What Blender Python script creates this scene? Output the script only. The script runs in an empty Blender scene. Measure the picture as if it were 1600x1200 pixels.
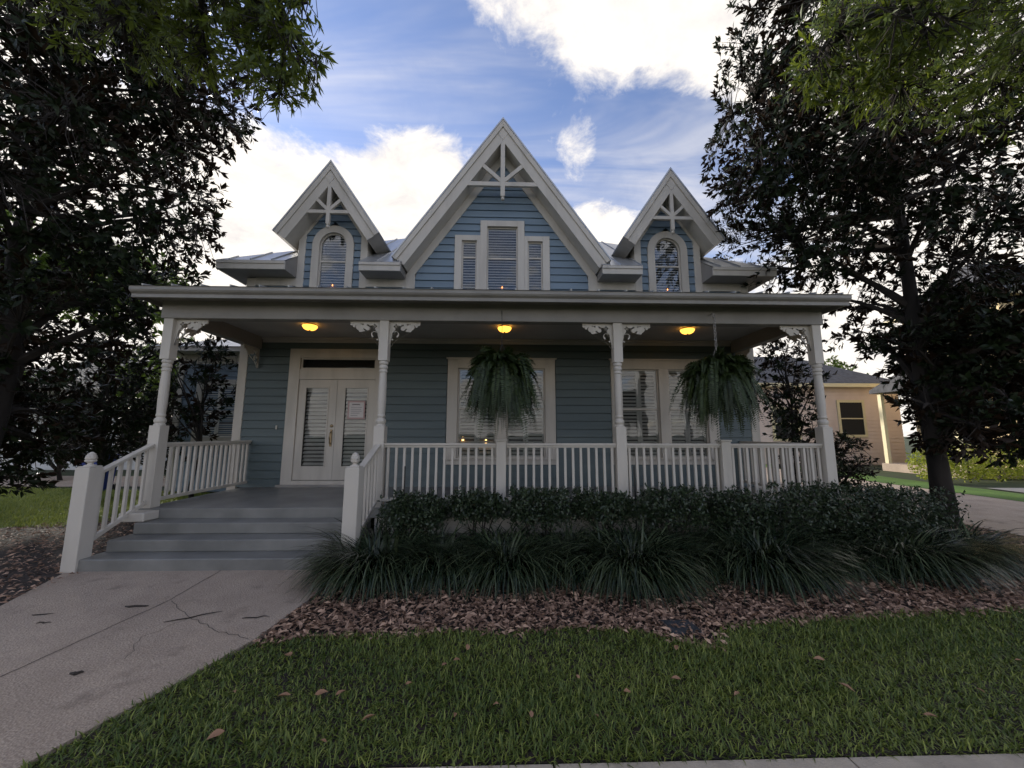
import bpy, bmesh, math, random
import numpy as np
from mathutils import Vector, Matrix
R = math.radians
rng = np.random.default_rng(7)
random.seed(7)
scene = bpy.context.scene
COL = scene.collection

# ------------------------------------------------------------------ camera
CAM_H = 1.629
def camera():
    pi_, ya, ro = R(7.549), R(1.616), R(0.12)
    up = Vector((0, 0, 1)); fw = Vector((math.sin(ya), math.cos(ya), 0)); rt = Vector((math.cos(ya), -math.sin(ya), 0))
    F = fw * math.cos(pi_) + up * math.sin(pi_); U = up * math.cos(pi_) - fw * math.sin(pi_)
    Rr = rt * math.cos(ro) + U * math.sin(ro); U2 = U * math.cos(ro) - rt * math.sin(ro)
    cam = bpy.data.cameras.new('camera'); o = bpy.data.objects.new('camera', cam); COL.objects.link(o)
    m = Matrix((Rr, U2, -F)).transposed().to_4x4(); m.translation = (0, 0, CAM_H)
    o.matrix_world = m
    cam.sensor_fit = 'HORIZONTAL'; cam.sensor_width = 36.0; cam.lens = 583.567 / 1600 * 36.0
    cam.clip_start = 0.05; cam.clip_end = 2000
    scene.camera = o
camera()

# ------------------------------------------------------------------ sky, sun, exposure
SUN_AZ, SUN_EL = R(-54), R(19)        # azimuth from +Y (behind the house), negative = towards the left
SKY_STRENGTH = 0.15
CLOUD = 0.72
def world():
    w = bpy.data.worlds.new('World'); scene.world = w; w.use_nodes = True
    nt = w.node_tree; nt.nodes.clear(); N = nt.nodes.new; L = nt.links.new
    out = N('ShaderNodeOutputWorld')
    sky = N('ShaderNodeTexSky'); sky.sky_type = 'NISHITA'; sky.sun_disc = False
    sky.sun_elevation = SUN_EL; sky.sun_rotation = SUN_AZ; sky.altitude = 0
    sky.air_density = 1.0; sky.dust_density = 0.15; sky.ozone_density = 4.0
    tint = N('ShaderNodeMix'); tint.data_type = 'RGBA'; tint.blend_type = 'MULTIPLY'; tint.inputs[0].default_value = 1.0; L(sky.outputs[0], tint.inputs[6]); tint.inputs[7].default_value = (1.30, 1.0, .96, 1)
    b1 = N('ShaderNodeBackground'); b1.inputs[1].default_value = SKY_STRENGTH; L(tint.outputs[2], b1.inputs[0])
    tc = N('ShaderNodeTexCoord')
    def math_(op, a, b=None, c=None):
        n = N('ShaderNodeMath'); n.operation = op
        for i, v in enumerate((a, b, c)):
            if v is None: continue
            if isinstance(v, (int, float)): n.inputs[i].default_value = v
            else: L(v, n.inputs[i])
        return n.outputs[0]
    # flattened cloud layer coordinates
    sep = N('ShaderNodeSeparateXYZ'); L(tc.outputs['Generated'], sep.inputs[0])
    zz = math_('ADD', math_('MAXIMUM', sep.outputs[2], 0.0), 0.22)
    cmb = N('ShaderNodeCombineXYZ')
    L(math_('DIVIDE', sep.outputs[0], zz), cmb.inputs[0]); L(math_('DIVIDE', sep.outputs[1], zz), cmb.inputs[1])
    def noise(scale, detail, rough, off):
        mp = N('ShaderNodeMapping'); mp.inputs['Location'].default_value = off; L(cmb.outputs[0], mp.inputs[0])
        n = N('ShaderNodeTexNoise'); n.inputs['Scale'].default_value = scale; n.inputs['Detail'].default_value = detail
        n.inputs['Roughness'].default_value = rough; n.inputs['Distortion'].default_value = 0.35
        L(mp.outputs[0], n.inputs['Vector']); return n.outputs[0]
    big = noise(1.3, 5, 0.58, (3.1, 1.7, 0)); fine = noise(6.5, 6, 0.66, (0.4, 5.2, 0))
    dens = math_('ADD', math_('MULTIPLY', big, 1.0), math_('MULTIPLY', fine, 0.62))
    # cloud masses by direction: (direction, tightness, amount)
    blobs = [((.03, .57, .82), 60, .50), ((.30, .55, .78), 60, .52), ((.52, .50, .70), 50, .55), ((.72, .45, .55), 25, .35), ((-.60, .70, .40), 30, .66), ((-.36, .80, .46), 60, .50),
             ((-.12, .84, .52), 80, .46), ((.165, .75, .64), 420, .30), ((.03, .735, .675), 300, .18), ((-.179, .761, .624), 200, .34), ((.24, .82, .50), 100, .46),
             ((-.36, .66, .66), 40, -.50), ((-.05, .68, .73), 45, -.40), ((.38, .70, .59), 34, -.62), ((.689, .698, .198), 20, .3)]
    for d, k, a in blobs:
        vd = N('ShaderNodeVectorMath'); vd.operation = 'DOT_PRODUCT'; L(tc.outputs['Generated'], vd.inputs[0])
        dn = Vector(d).normalized(); vd.inputs[1].default_value = dn
        e = math_('EXPONENT', math_('MULTIPLY', math_('SUBTRACT', vd.outputs['Value'], 1.0), float(k)))
        dens = math_('MULTIPLY_ADD', e, a, dens)
    hor = math_('EXPONENT', math_('MULTIPLY', math_('MAXIMUM', sep.outputs[2], 0.0), -6.0))
    dens = math_('MULTIPLY_ADD', hor, 0.30, dens)
    mr = N('ShaderNodeMapRange'); mr.interpolation_type = 'SMOOTHSTEP'; L(dens, mr.inputs[0])
    mr.inputs[1].default_value = 0.77; mr.inputs[2].default_value = 1.02
    vm = N('ShaderNodeMapping'); vm.inputs['Rotation'].default_value = (0, 0, R(35)); vm.inputs['Scale'].default_value = (.55, 2.2, 1); L(cmb.outputs[0], vm.inputs[0])
    vn = N('ShaderNodeTexNoise'); vn.inputs['Scale'].default_value = 1.6; vn.inputs['Detail'].default_value = 5; vn.inputs['Roughness'].default_value = .6; vn.inputs['Distortion'].default_value = .8; L(vm.outputs[0], vn.inputs['Vector'])
    vr = N('ShaderNodeMapRange'); vr.interpolation_type = 'SMOOTHSTEP'; L(vn.outputs[0], vr.inputs[0]); vr.inputs[1].default_value = .36; vr.inputs[2].default_value = .82; vr.inputs[4].default_value = .62
    cover = math_('MAXIMUM', mr.outputs[0], vr.outputs[0])
    # cloud shading: thick parts a little greyer
    sh = N('ShaderNodeMapRange'); L(fine, sh.inputs[0]); sh.inputs[1].default_value = .32; sh.inputs[2].default_value = .58
    cr = N('ShaderNodeMix'); cr.data_type = 'RGBA'; L(sh.outputs[0], cr.inputs[0])
    cr.inputs[6].default_value = (.76, .72, .70, 1); cr.inputs[7].default_value = (1.0, .935, .85, 1)
    b2 = N('ShaderNodeBackground'); L(cr.outputs[2], b2.inputs[0]); b2.inputs[1].default_value = CLOUD
    mx = N('ShaderNodeMixShader'); L(cover, mx.inputs[0]); L(b1.outputs[0], mx.inputs[1]); L(b2.outputs[0], mx.inputs[2])
    L(mx.outputs[0], out.inputs[0])
world()
def sun():
    l = bpy.data.lights.new('sun', 'SUN'); l.energy = 2.6; l.angle = R(6); l.color = (1, .93, .82)
    o = bpy.data.objects.new('sun', l); COL.objects.link(o)
    d = Vector((math.sin(SUN_AZ) * math.cos(SUN_EL), math.cos(SUN_AZ) * math.cos(SUN_EL), math.sin(SUN_EL)))
    o.rotation_euler = d.to_track_quat('Z', 'Y').to_euler(); o.location = d * 60
sun()
scene.view_settings.view_transform = 'Standard'; scene.view_settings.look = 'None'
scene.view_settings.exposure = 0.8; scene.view_settings.gamma = 1.0; scene.view_settings.use_curve_mapping = False
scene.render.engine = 'CYCLES'
scene.cycles.use_denoising = True
scene.cycles.use_adaptive_sampling = True; scene.cycles.adaptive_threshold = .02
scene.cycles.max_bounces = 5; scene.cycles.diffuse_bounces = 3; scene.cycles.glossy_bounces = 3
scene.cycles.transparent_max_bounces = 8; scene.cycles.caustics_reflective = False; scene.cycles.caustics_refractive = False

# ------------------------------------------------------------------ materials
M = {}
def nodes(name):
    m = bpy.data.materials.new(name); m.use_nodes = True; nt = m.node_tree
    return m, nt, nt.nodes['Principled BSDF'], nt.nodes.new, nt.links.new
def pmat(key, c1, c2=None, scale=3.0, rough=0.5, bump=0.0, bscale=40.0, metal=0.0, stretch=(1, 1, 1), detail=6, spec=0.5, lo=.35, hi=.65):
    """painted / solid surface: two colours mixed by noise, fine relief by a second noise (object space)"""
    m, nt, b, N, L = nodes(key); c2 = c2 or c1
    tc = N('ShaderNodeTexCoord'); mp = N('ShaderNodeMapping'); mp.inputs['Scale'].default_value = stretch; L(tc.outputs['Object'], mp.inputs[0])
    n = N('ShaderNodeTexNoise'); n.inputs['Scale'].default_value = scale; n.inputs['Detail'].default_value = detail; L(mp.outputs[0], n.inputs['Vector'])
    mr = N('ShaderNodeMapRange'); L(n.outputs[0], mr.inputs[0]); mr.inputs[1].default_value = lo; mr.inputs[2].default_value = hi
    mx = N('ShaderNodeMix'); mx.data_type = 'RGBA'; L(mr.outputs[0], mx.inputs[0])
    mx.inputs[6].default_value = (*c1, 1); mx.inputs[7].default_value = (*c2, 1); L(mx.outputs[2], b.inputs['Base Color'])
    b.inputs['Roughness'].default_value = rough; b.inputs['Metallic'].default_value = metal; b.inputs['Specular IOR Level'].default_value = spec
    if bump:
        n2 = N('ShaderNodeTexNoise'); n2.inputs['Scale'].default_value = bscale; n2.inputs['Detail'].default_value = 4; L(mp.outputs[0], n2.inputs['Vector'])
        bp = N('ShaderNodeBump'); bp.inputs['Strength'].default_value = bump; bp.inputs['Distance'].default_value = .01
        L(n2.outputs[0], bp.inputs['Height']); L(bp.outputs[0], b.inputs['Normal'])
    M[key] = m; return m
def leafmat(key, c1, c2, back=None, rough=.4, trans=.25, tcol=None, spec=.5):
    """leaf: colour varies leaf by leaf (attribute rnd), a paler or browner underside, some light passing through"""
    m, nt, b, N, L = nodes(key)
    at = N('ShaderNodeAttribute'); at.attribute_name = 'rnd'
    mx = N('ShaderNodeMix'); mx.data_type = 'RGBA'; L(at.outputs['Fac'], mx.inputs[0])
    mx.inputs[6].default_value = (*c1, 1); mx.inputs[7].default_value = (*c2, 1); col = mx.outputs[2]
    if back:
        g = N('ShaderNodeNewGeometry'); m2 = N('ShaderNodeMix'); m2.data_type = 'RGBA'; L(g.outputs['Backfacing'], m2.inputs[0])
        L(col, m2.inputs[6]); m2.inputs[7].default_value = (*back, 1); col = m2.outputs[2]
    L(col, b.inputs['Base Color']); b.inputs['Roughness'].default_value = rough; b.inputs['Specular IOR Level'].default_value = spec
    if trans:
        t = N('ShaderNodeBsdfTranslucent'); ms = N('ShaderNodeMixShader'); ms.inputs[0].default_value = trans
        if tcol: t.inputs[0].default_value = (*tcol, 1)
        else: L(col, t.inputs[0])
        o = nt.nodes['Material Output']; L(b.outputs[0], ms.inputs[1]); L(t.outputs[0], ms.inputs[2]); L(ms.outputs[0], o.inputs[0])
    M[key] = m; return m
def glassmat():
    m, nt, b, N, L = nodes('window_glass'); nt.nodes.remove(b)
    f = N('ShaderNodeFresnel'); f.inputs[0].default_value = 1.52
    g = N('ShaderNodeBsdfGlossy'); g.inputs['Roughness'].default_value = .015; g.inputs['Color'].default_value = (.95, .97, 1, 1)
    tc = N('ShaderNodeTexCoord'); n = N('ShaderNodeTexNoise'); n.inputs['Scale'].default_value = 2.2; L(tc.outputs['Object'], n.inputs['Vector'])
    bp = N('ShaderNodeBump'); bp.inputs['Strength'].default_value = .12; bp.inputs['Distance'].default_value = .02; L(n.outputs[0], bp.inputs['Height'])
    L(bp.outputs[0], g.inputs['Normal'])
    t = N('ShaderNodeBsdfTransparent'); t.inputs[0].default_value = (.94, .95, .95, 1)
    mx = N('ShaderNodeMixShader'); L(f.outputs[0], mx.inputs[0]); L(t.outputs[0], mx.inputs[1]); L(g.outputs[0], mx.inputs[2])
    L(mx.outputs[0], nt.nodes['Material Output'].inputs[0]); M['glass'] = m
def emit(key, col, s):
    m, nt, b, N, L = nodes(key); b.inputs['Base Color'].default_value = (*col, 1)
    b.inputs['Emission Color'].default_value = (*col, 1); b.inputs['Emission Strength'].default_value = s; M[key] = m
pmat('white', (.60, .555, .49), (.44, .405, .35), 2.6, .45, .12, 60, stretch=(1.4, 1.4, .3), lo=.45, hi=.85, detail=9)
pmat('trimgrey', (.33, .31, .285), (.26, .245, .225), 2.0, .5, .10, 50)
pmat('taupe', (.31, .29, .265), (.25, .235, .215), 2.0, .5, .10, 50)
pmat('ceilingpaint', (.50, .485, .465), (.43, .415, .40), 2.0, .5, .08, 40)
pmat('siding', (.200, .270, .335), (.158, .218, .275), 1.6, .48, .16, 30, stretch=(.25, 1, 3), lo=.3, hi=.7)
pmat('sidingshade', (.113, .149, .153), (.085, .115, .120), 1.6, .5, .16, 30, stretch=(.25, 1, 3), lo=.3, hi=.7)  # porch-wall copy of the siding, porch shade darkened into its colour
pmat('metalroof', (.55, .56, .57), (.42, .43, .44), 1.2, .38, .05, 20, metal=.55, stretch=(3, .4, 1))
pmat('crackfill', (.13, .105, .085), (.09, .072, .06), 20, .95)
pmat('shutterslat', (.56, .535, .49), (.48, .46, .42), 3, .5)
pmat('deck', (.245, .242, .226), (.150, .150, .141), 2.2, .42, .25, 70, lo=.3, hi=.7)
def concmat():
    m, nt, b, N, L = nodes('concrete'); tc = N('ShaderNodeTexCoord')
    def nz(sc, det, lo, hi):
        n = N('ShaderNodeTexNoise'); n.inputs['Scale'].default_value = sc; n.inputs['Detail'].default_value = det; n.inputs['Roughness'].default_value = .65; L(tc.outputs['Object'], n.inputs['Vector'])
        r_ = N('ShaderNodeMapRange'); L(n.outputs[0], r_.inputs[0]); r_.inputs[1].default_value = lo; r_.inputs[2].default_value = hi; return r_.outputs[0]
    def mix(f, a, c):
        x = N('ShaderNodeMix'); x.data_type = 'RGBA'; L(f, x.inputs[0])
        for k, v in ((6, a), (7, c)):
            if isinstance(v, tuple): x.inputs[k].default_value = (*v, 1)
            else: L(v, x.inputs[k])
        return x.outputs[2]
    base = mix(nz(1.1, 10, .3, .7), (.36, .290, .232), (.52, .430, .350)); speck = nz(95, 2, .42, .62)
    vor = N('ShaderNodeTexVoronoi'); vor.inputs['Scale'].default_value = 75; L(tc.outputs['Object'], vor.inputs['Vector'])
    ag = N('ShaderNodeMix'); ag.data_type = 'RGBA'; ag.blend_type = 'MULTIPLY'; ag.inputs[0].default_value = .55; L(base, ag.inputs[6]); L(mix(speck, (.55, .5, .46), (1.2, 1.15, 1.08)), ag.inputs[7])
    st = mix(nz(2.6, 8, .56, .74), ag.outputs[2], (.20, .158, .125)); L(st, b.inputs['Base Color']); b.inputs['Roughness'].default_value = .9
    bp = N('ShaderNodeBump'); bp.inputs['Strength'].default_value = .7; bp.inputs['Distance'].default_value = .006; L(vor.outputs['Distance'], bp.inputs['Height']); L(bp.outputs[0], b.inputs['Normal']); M['concrete'] = m
concmat()
pmat('road', (.30, .285, .27), (.22, .21, .20), 1.0, .9, .3, 90, detail=10)
pmat('curb', (.54, .46, .36), (.34, .29, .23), 4.0, .9, .5, 90, detail=10, lo=.3, hi=.7)
pmat('dark', (.012, .012, .013), None, 2, .8)
pmat('blackmetal', (.012, .012, .012), None, 2, .4)
pmat('slat', (.80, .78, .73), (.74, .72, .67), 3, .5)
pmat('brass', (.35, .27, .17), (.22, .17, .1), 8, .3, metal=.9)
pmat('bark', (.034, .028, .024), (.012, .010, .009), 5, .9, .9, 14, stretch=(1, 1, .3))
pmat('barkthin', (.045, .036, .03), (.022, .018, .015), 9, .85)
pmat('soil', (.040, .028, .022), (.016, .012, .010), 6, .95, .8, 40, detail=10)
pmat('ground', (.045, .065, .020), (.030, .040, .015), .6, .95, .5, 10, detail=10)
pmat('grassland', (.10, .19, .025), (.06, .12, .018), .9, .95, .6, 60, detail=12)
pmat('paper', (.72, .68, .66), None, 3, .7); pmat('paperpink', (.50, .33, .32), None, 3, .7); pmat('ink', (.25, .22, .22), None, 3, .8)
pmat('bluebin', (.02, .05, .28), None, 3, .4); pmat('plate', (.05, .055, .065), (.035, .04, .045), 6, .5, .3, 60)
pmat('neighbourwhite', (.80, .80, .80), (.74, .74, .74), 2, .6); pmat('neighbourpink', (.78, .64, .58), (.72, .58, .52), 2, .6)
pmat('neighbouryellow', (.80, .62, .34), (.74, .56, .30), 2, .6); pmat('shingle', (.10, .10, .11), (.06, .06, .065), 5, .85, .4, 30)
pmat('creamtrim', (.75, .66, .42), None, 3, .6); pmat('fibre', (.03, .02, .012), (.015, .012, .008), 20, .9)
glassmat()
emit('amber', (1.0, .45, .06), 1.7); emit('flame', (1.0, .32, .08), 3.0); emit('lampglow', (1.0, .55, .18), 3.0)
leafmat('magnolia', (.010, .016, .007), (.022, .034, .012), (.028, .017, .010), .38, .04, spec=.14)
leafmat('oakleaf', (.050, .085, .014), (.10, .14, .022), None, .45, .45, (.21, .26, .03))
leafmat('farleaf', (.07, .13, .02), (.14, .20, .03), None, .5, .4)
leafmat('fargold', (.25, .30, .03), (.40, .42, .05), None, .5, .4)
leafmat('boxleaf', (.018, .033, .014), (.056, .080, .038), None, .36, .10)
leafmat('lily', (.012, .024, .011), (.095, .120, .062), None, .26, .08, spec=.5)
leafmat('fern', (.011, .024, .006), (.050, .076, .018), None, .45, .15)
leafmat('turf', (.055, .100, .014), (.32, .36, .075), None, .45, .25)
leafmat('litter', (.15, .084, .055), (.64, .42, .29), None, .7, .08)
leafmat('dryleaf', (.34, .19, .11), (.46, .31, .20), None, .6, .1)

# ------------------------------------------------------------------ builders
def rootloc(p):
    v = Vector((0, 0, 0))
    while p is not None: v = v + p.location; p = p.parent
    return v
def tag(o, label=None, cat=None, group=None, kind=None):
    if label: o['label'] = label
    if cat: o['category'] = cat
    if group: o['group'] = group
    if kind: o['kind'] = kind
    return o
def thing(name, loc, label, cat, group=None):
    o = bpy.data.objects.new(name, None); COL.objects.link(o); o.location = loc; o.empty_display_size = .1
    return tag(o, label, cat, group)
def place(name, me, parent=None, loc=None, rz=0, scale=None):
    """an object sharing mesh data, at a world place"""
    o = bpy.data.objects.new(name, me); COL.objects.link(o)
    if parent: o.parent = parent
    o.location = Vector(loc if loc else (0, 0, 0)) - (rootloc(parent) if loc else Vector((0, 0, 0)))
    o.rotation_euler = (0, 0, rz)
    if scale: o.scale = scale
    return o
class MB:
    def __init__(s): s.v = []; s.f = []; s.m = []
    def add(s, vs, fs, m=0):
        k = len(s.v); s.v += [tuple(v) for v in vs]; s.f += [tuple(i + k for i in f) for f in fs]; s.m += [m] * len(fs); return s
    def box(s, x0, x1, y0, y1, z0, z1, m=0):
        return s.add([(x0, y0, z0), (x1, y0, z0), (x1, y1, z0), (x0, y1, z0), (x0, y0, z1), (x1, y0, z1), (x1, y1, z1), (x0, y1, z1)],
                     [(0, 3, 2, 1), (4, 5, 6, 7), (0, 1, 5, 4), (1, 2, 6, 5), (2, 3, 7, 6), (3, 0, 4, 7)], m)
    def prism(s, poly, a, b, axis='y', m=0):
        n = len(poly)
        def P(p, t): return {'y': (p[0], t, p[1]), 'x': (t, p[0], p[1]), 'z': (p[0], p[1], t)}[axis]
        vs = [P(p, a) for p in poly] + [P(p, b) for p in poly]
        return s.add(vs, [tuple(range(n)), tuple(range(2 * n - 1, n - 1, -1))] + [(i, (i + 1) % n, n + (i + 1) % n, n + i) for i in range(n)], m)
    def bar(s, p, q, w, t, side=(0, 1, 0), m=0):
        """rectangular bar from p to q, w across (perpendicular to side), t along side"""
        p, q = Vector(p), Vector(q); d = (q - p).normalized(); sd = Vector(side); sd = (sd - d * sd.dot(d)).normalized(); u = d.cross(sd)
        vs = [e + u * (a * w / 2) + sd * (b * t / 2) for e in (p, q) for a, b in ((-1, -1), (1, -1), (1, 1), (-1, 1))]
        return s.add(vs, [(0, 1, 2, 3), (7, 6, 5, 4)] + [(i, (i + 1) % 4, 4 + (i + 1) % 4, 4 + i) for i in range(4)], m)
    def tube(s, pts, rads, n=8, m=0, cap=True):
        pts = [Vector(p) for p in pts]; k = len(s.v); ref = Vector((0, 0, 1))
        for i, p in enumerate(pts):
            d = (pts[min(i + 1, len(pts) - 1)] - pts[max(i - 1, 0)]).normalized()
            r0 = ref if abs(d.dot(ref)) < .95 else Vector((1, 0, 0)); a = d.cross(r0).normalized(); b = d.cross(a)
            for j in range(n):
                t = 2 * math.pi * j / n; s.v.append(tuple(p + (a * math.cos(t) + b * math.sin(t)) * rads[i]))
        for i in range(len(pts) - 1):
            for j in range(n):
                s.f.append((k + i * n + j, k + i * n + (j + 1) % n, k + (i + 1) * n + (j + 1) % n, k + (i + 1) * n + j)); s.m.append(m)
        if cap:
            s.f.append(tuple(k + j for j in range(n))[::-1]); s.m.append(m); s.f.append(tuple(k + (len(pts) - 1) * n + j for j in range(n))); s.m.append(m)
        return s
    def lathe(s, prof, c, n=14, m=0):
        k = len(s.v)
        for r, z in prof:
            for j in range(n):
                t = 2 * math.pi * j / n; s.v.append((c[0] + r * math.cos(t), c[1] + r * math.sin(t), c[2] + z))
        for i in range(len(prof) - 1):
            for j in range(n):
                s.f.append((k + i * n + j, k + i * n + (j + 1) % n, k + (i + 1) * n + (j + 1) % n, k + (i + 1) * n + j)); s.m.append(m)
        s.f.append(tuple(k + j for j in range(n))[::-1]); s.m.append(m); s.f.append(tuple(k + (len(prof) - 1) * n + j for j in range(n))); s.m.append(m)
        return s
    def mesh(s, name, mats, off=(0, 0, 0), smooth=False, recalc=True):
        me = bpy.data.meshes.new(name); o = Vector(off)
        me.from_pydata([tuple(Vector(v) - o) for v in s.v], [], s.f)
        for mm in (mats if isinstance(mats, (list, tuple)) else [mats]): me.materials.append(M[mm])
        me.polygons.foreach_set('material_index', s.m)
        if recalc:
            bm = bmesh.new(); bm.from_mesh(me); bmesh.ops.recalc_face_normals(bm, faces=bm.faces); bm.to_mesh(me); bm.free()
        if smooth: me.polygons.foreach_set('use_smooth', [True] * len(me.polygons))
        me.update(); return me
    def build(s, name, mats, parent=None, bevel=0, smooth=False, loc=None):
        base = rootloc(parent) if parent else Vector(loc if loc else (0, 0, 0))
        me = s.mesh(name, mats, base, smooth); o = bpy.data.objects.new(name, me); COL.objects.link(o)
        if parent: o.parent = parent
        else: o.location = base
        if bevel:
            b = o.modifiers.new('edge', 'BEVEL'); b.width = bevel; b.segments = 1; b.limit_method = 'ANGLE'
        return o
def npobj(name, V, F, mat, parent=None, rnd=None, loc=None, smooth=False, kind=None):
    base = rootloc(parent) if parent else Vector(loc if loc else (0, 0, 0))
    V = np.asarray(V, dtype=np.float32) - np.array(base, dtype=np.float32); F = np.asarray(F, dtype=np.int32)
    me = bpy.data.meshes.new(name); k = F.shape[1]
    me.vertices.add(len(V)); me.vertices.foreach_set('co', V.ravel())
    me.loops.add(F.size); me.loops.foreach_set('vertex_index', F.ravel())
    me.polygons.add(len(F)); me.polygons.foreach_set('loop_start', np.arange(0, F.size, k, dtype=np.int32))
    me.materials.append(M[mat]); me.update(calc_edges=True)
    if smooth: me.polygons.foreach_set('use_smooth', np.ones(len(F), dtype=bool))
    if rnd is not None:
        a = me.attributes.new('rnd', 'FLOAT', 'POINT'); a.data.foreach_set('value', np.asarray(rnd, dtype=np.float32))
    o = bpy.data.objects.new(name, me); COL.objects.link(o)
    if parent: o.parent = parent
    else: o.location = base
    if kind: o['kind'] = kind
    return o
def unit(a): return a / np.maximum(np.linalg.norm(a, axis=-1, keepdims=True), 1e-9)
def leaves(P, D, Nn, Ln, Wd, cup=.12, droop=.1):
    """folded leaf of four triangles at each point"""
    n = len(P); D = unit(D); S = unit(np.cross(D, Nn)); Nn = np.cross(S, D); Ln = np.broadcast_to(Ln, n)[:, None]; Wd = np.broadcast_to(Wd, n)[:, None]
    mid = P + D * Ln * .48
    V = np.stack([P, mid + S * Wd / 2 + Nn * Wd * cup, mid - S * Wd / 2 + Nn * Wd * cup, P + D * Ln - Nn * Ln * droop, mid], 1)
    F = np.array([[0, 1, 4], [0, 4, 2], [4, 1, 3], [4, 3, 2]])
    F = (F[None] + (np.arange(n) * 5)[:, None, None]).reshape(-1, 3)
    return V.reshape(-1, 3), F, np.repeat(rng.random(n), 5)
def blades(P, az, Ln, Wd, tilt0, bend, seg=4, power=1.0):
    """arching grass blades: strips that lean by tilt0 at the foot and bend further by bend at the tip"""
    n = len(P); out = np.stack([np.cos(az), np.sin(az), np.zeros(n)], 1); side = np.stack([-np.sin(az), np.cos(az), np.zeros(n)], 1)
    up = np.array([0, 0, 1.0]); p = P.copy(); rows = []
    for i in range(seg + 1):
        t = i / seg; w = Wd * (1 - t ** 2.2) * (.75 + .5 * t if t < .5 else 1)
        rows.append(np.stack([p + side * (w / 2)[:, None], p - side * (w / 2)[:, None]], 1))
        a = tilt0 + bend * (t + .5 / seg) ** power
        p = p + (out * np.sin(a)[:, None] + up * np.cos(a)[:, None]) * (Ln / seg)[:, None]
    V = np.stack(rows, 1).reshape(n, -1, 3)
    q = np.array([[2 * i, 2 * i + 1, 2 * i + 3, 2 * i + 2] for i in range(seg)])
    F = (q[None] + (np.arange(n) * 2 * (seg + 1))[:, None, None]).reshape(-1, 4)
    return V.reshape(-1, 3), F, np.repeat(rng.random(n), 2 * (seg + 1))

# ------------------------------------------------------------------ ground
def sheet(name, poly, z, mat):
    b = MB(); n = len(poly); b.add([(x, y, z) for x, y in poly], [tuple(range(n))])
    me = b.mesh(name, mat, recalc=False); o = bpy.data.objects.new(name, me); COL.objects.link(o)
    if me.polygons[0].normal.z < 0: me.flip_normals()
    return tag(o, kind='structure')
sheet('ground', [(-300, -300), (300, -300), (300, 300), (-300, 300)], -.06, 'ground')
WALK_R = [(-1.80, 4.80), (-1.88, 3.94), (-1.94, 3.26), (-2.12, 2.70), (-2.35, 2.09)]
LAWN_EDGE = [(-1.92, 3.20), (-1.5, 3.30), (-.94, 3.29), (-.4, 3.36), (.1, 3.31), (.6, 3.38), (1.17, 3.31), (1.42, 3.15), (1.66, 3.08), (1.85, 3.32), (2.2, 3.44),
             (3.0, 3.47), (3.61, 3.55), (4.81, 3.59), (6.5, 3.75), (8.4, 4.0)]
LAWN = [(-2.33, 2.09), (8.4, 2.09)] + LAWN_EDGE[::-1] + [(-2.10, 2.75)]
sheet('lawn_soil', LAWN, 0.0, 'soil')
BED = [(-1.93, 3.0), (8.5, 3.0), (8.5, 9.5), (5.0, 9.5), (5.0, 5.7), (-1.85, 5.7)]
sheet('mulch_bed', BED, -.012, 'soil')
sheet('side_bed', [(-9.2, 3.2), (-4.5, 3.2), (-4.9, 5.0), (-4.9, 8.0), (-7.2, 8.0), (-9.2, 6.6)], -.010, 'soil')
b = MB(); b.prism([(-5.10, 4.80), (-4.68, 3.85), (-4.30, 2.90), (-4.05, 2.09)] + WALK_R[::-1], -.12, .012, 'z')
walk = b.build('walkway', 'concrete'); tag(walk, kind='structure')
def crackline(pts, w, name='crack'):
    q = MB()
    for (a, c) in zip(pts[:-1], pts[1:]):
        d = Vector((c[0] - a[0], c[1] - a[1], 0)).normalized(); n = Vector((-d.y, d.x, 0)) * w / 2
        q.add([(a[0] - n.x, a[1] - n.y, .0145), (a[0] + n.x, a[1] + n.y, .0145), (c[0] + n.x, c[1] + n.y, .0145), (c[0] - n.x, c[1] - n.y, .0145)], [(0, 3, 2, 1)])
    return q.build(name, 'crackfill', walk)
def jitter(pts, n, amp):
    out = []
    for (a, c) in zip(pts[:-1], pts[1:]):
        for i in range(n):
            t = i / n; out.append((a[0] + (c[0] - a[0]) * t + random.uniform(-amp, amp), a[1] + (c[1] - a[1]) * t + random.uniform(-amp, amp)))
    return out + [pts[-1]]
crackline(jitter([(-3.31, 4.79), (-3.22, 3.98), (-3.28, 3.33), (-3.34, 2.7)], 8, .006), .010, 'expansion_joint')
crackline(jitter([(-3.20, 3.97), (-2.74, 3.61), (-2.40, 3.42), (-2.0, 3.26)], 7, .02), .006)
crackline(jitter([(-2.74, 3.61), (-2.85, 3.3), (-2.7, 3.0)], 6, .02), .004)
# sidewalk along the street: one slab after another
sw = bpy.data.objects.new('sidewalk', None); COL.objects.link(sw); tag(sw, kind='structure')
b = MB(); b.box(-.745, .745, -.72, .72, -.12, 0.0); slab = b.mesh('slab', 'curb')
for i in range(-8, 9): o = place('slab', slab, sw, (1.02 + 1.5 * i, 1.36, .002))
sheet('street', [(-60, -6.5), (60, -6.5), (60, .1), (-60, .1)], -.10, 'road')
sheet('driveway', [(8.55, 2.1), (12.6, 2.1), (12.9, 9.0), (13.6, 30), (9.0, 30), (8.6, 9.5)], -.02, 'concrete')
sheet('side_lawn', [(-16, 6.9), (-7.3, 6.9), (-6.3, 8.6), (-6.3, 10.6), (-16, 12.2)], -.03, 'grassland')
sheet('far_driveway', [(-30, 12.3), (-10.5, 12.3), (-10.5, 15), (-30, 16)], -.035, 'concrete')
sheet('verge', [(12.9, 8.8), (14.4, 8.8), (16.6, 30), (13.8, 30)], -.015, 'grassland')
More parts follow.
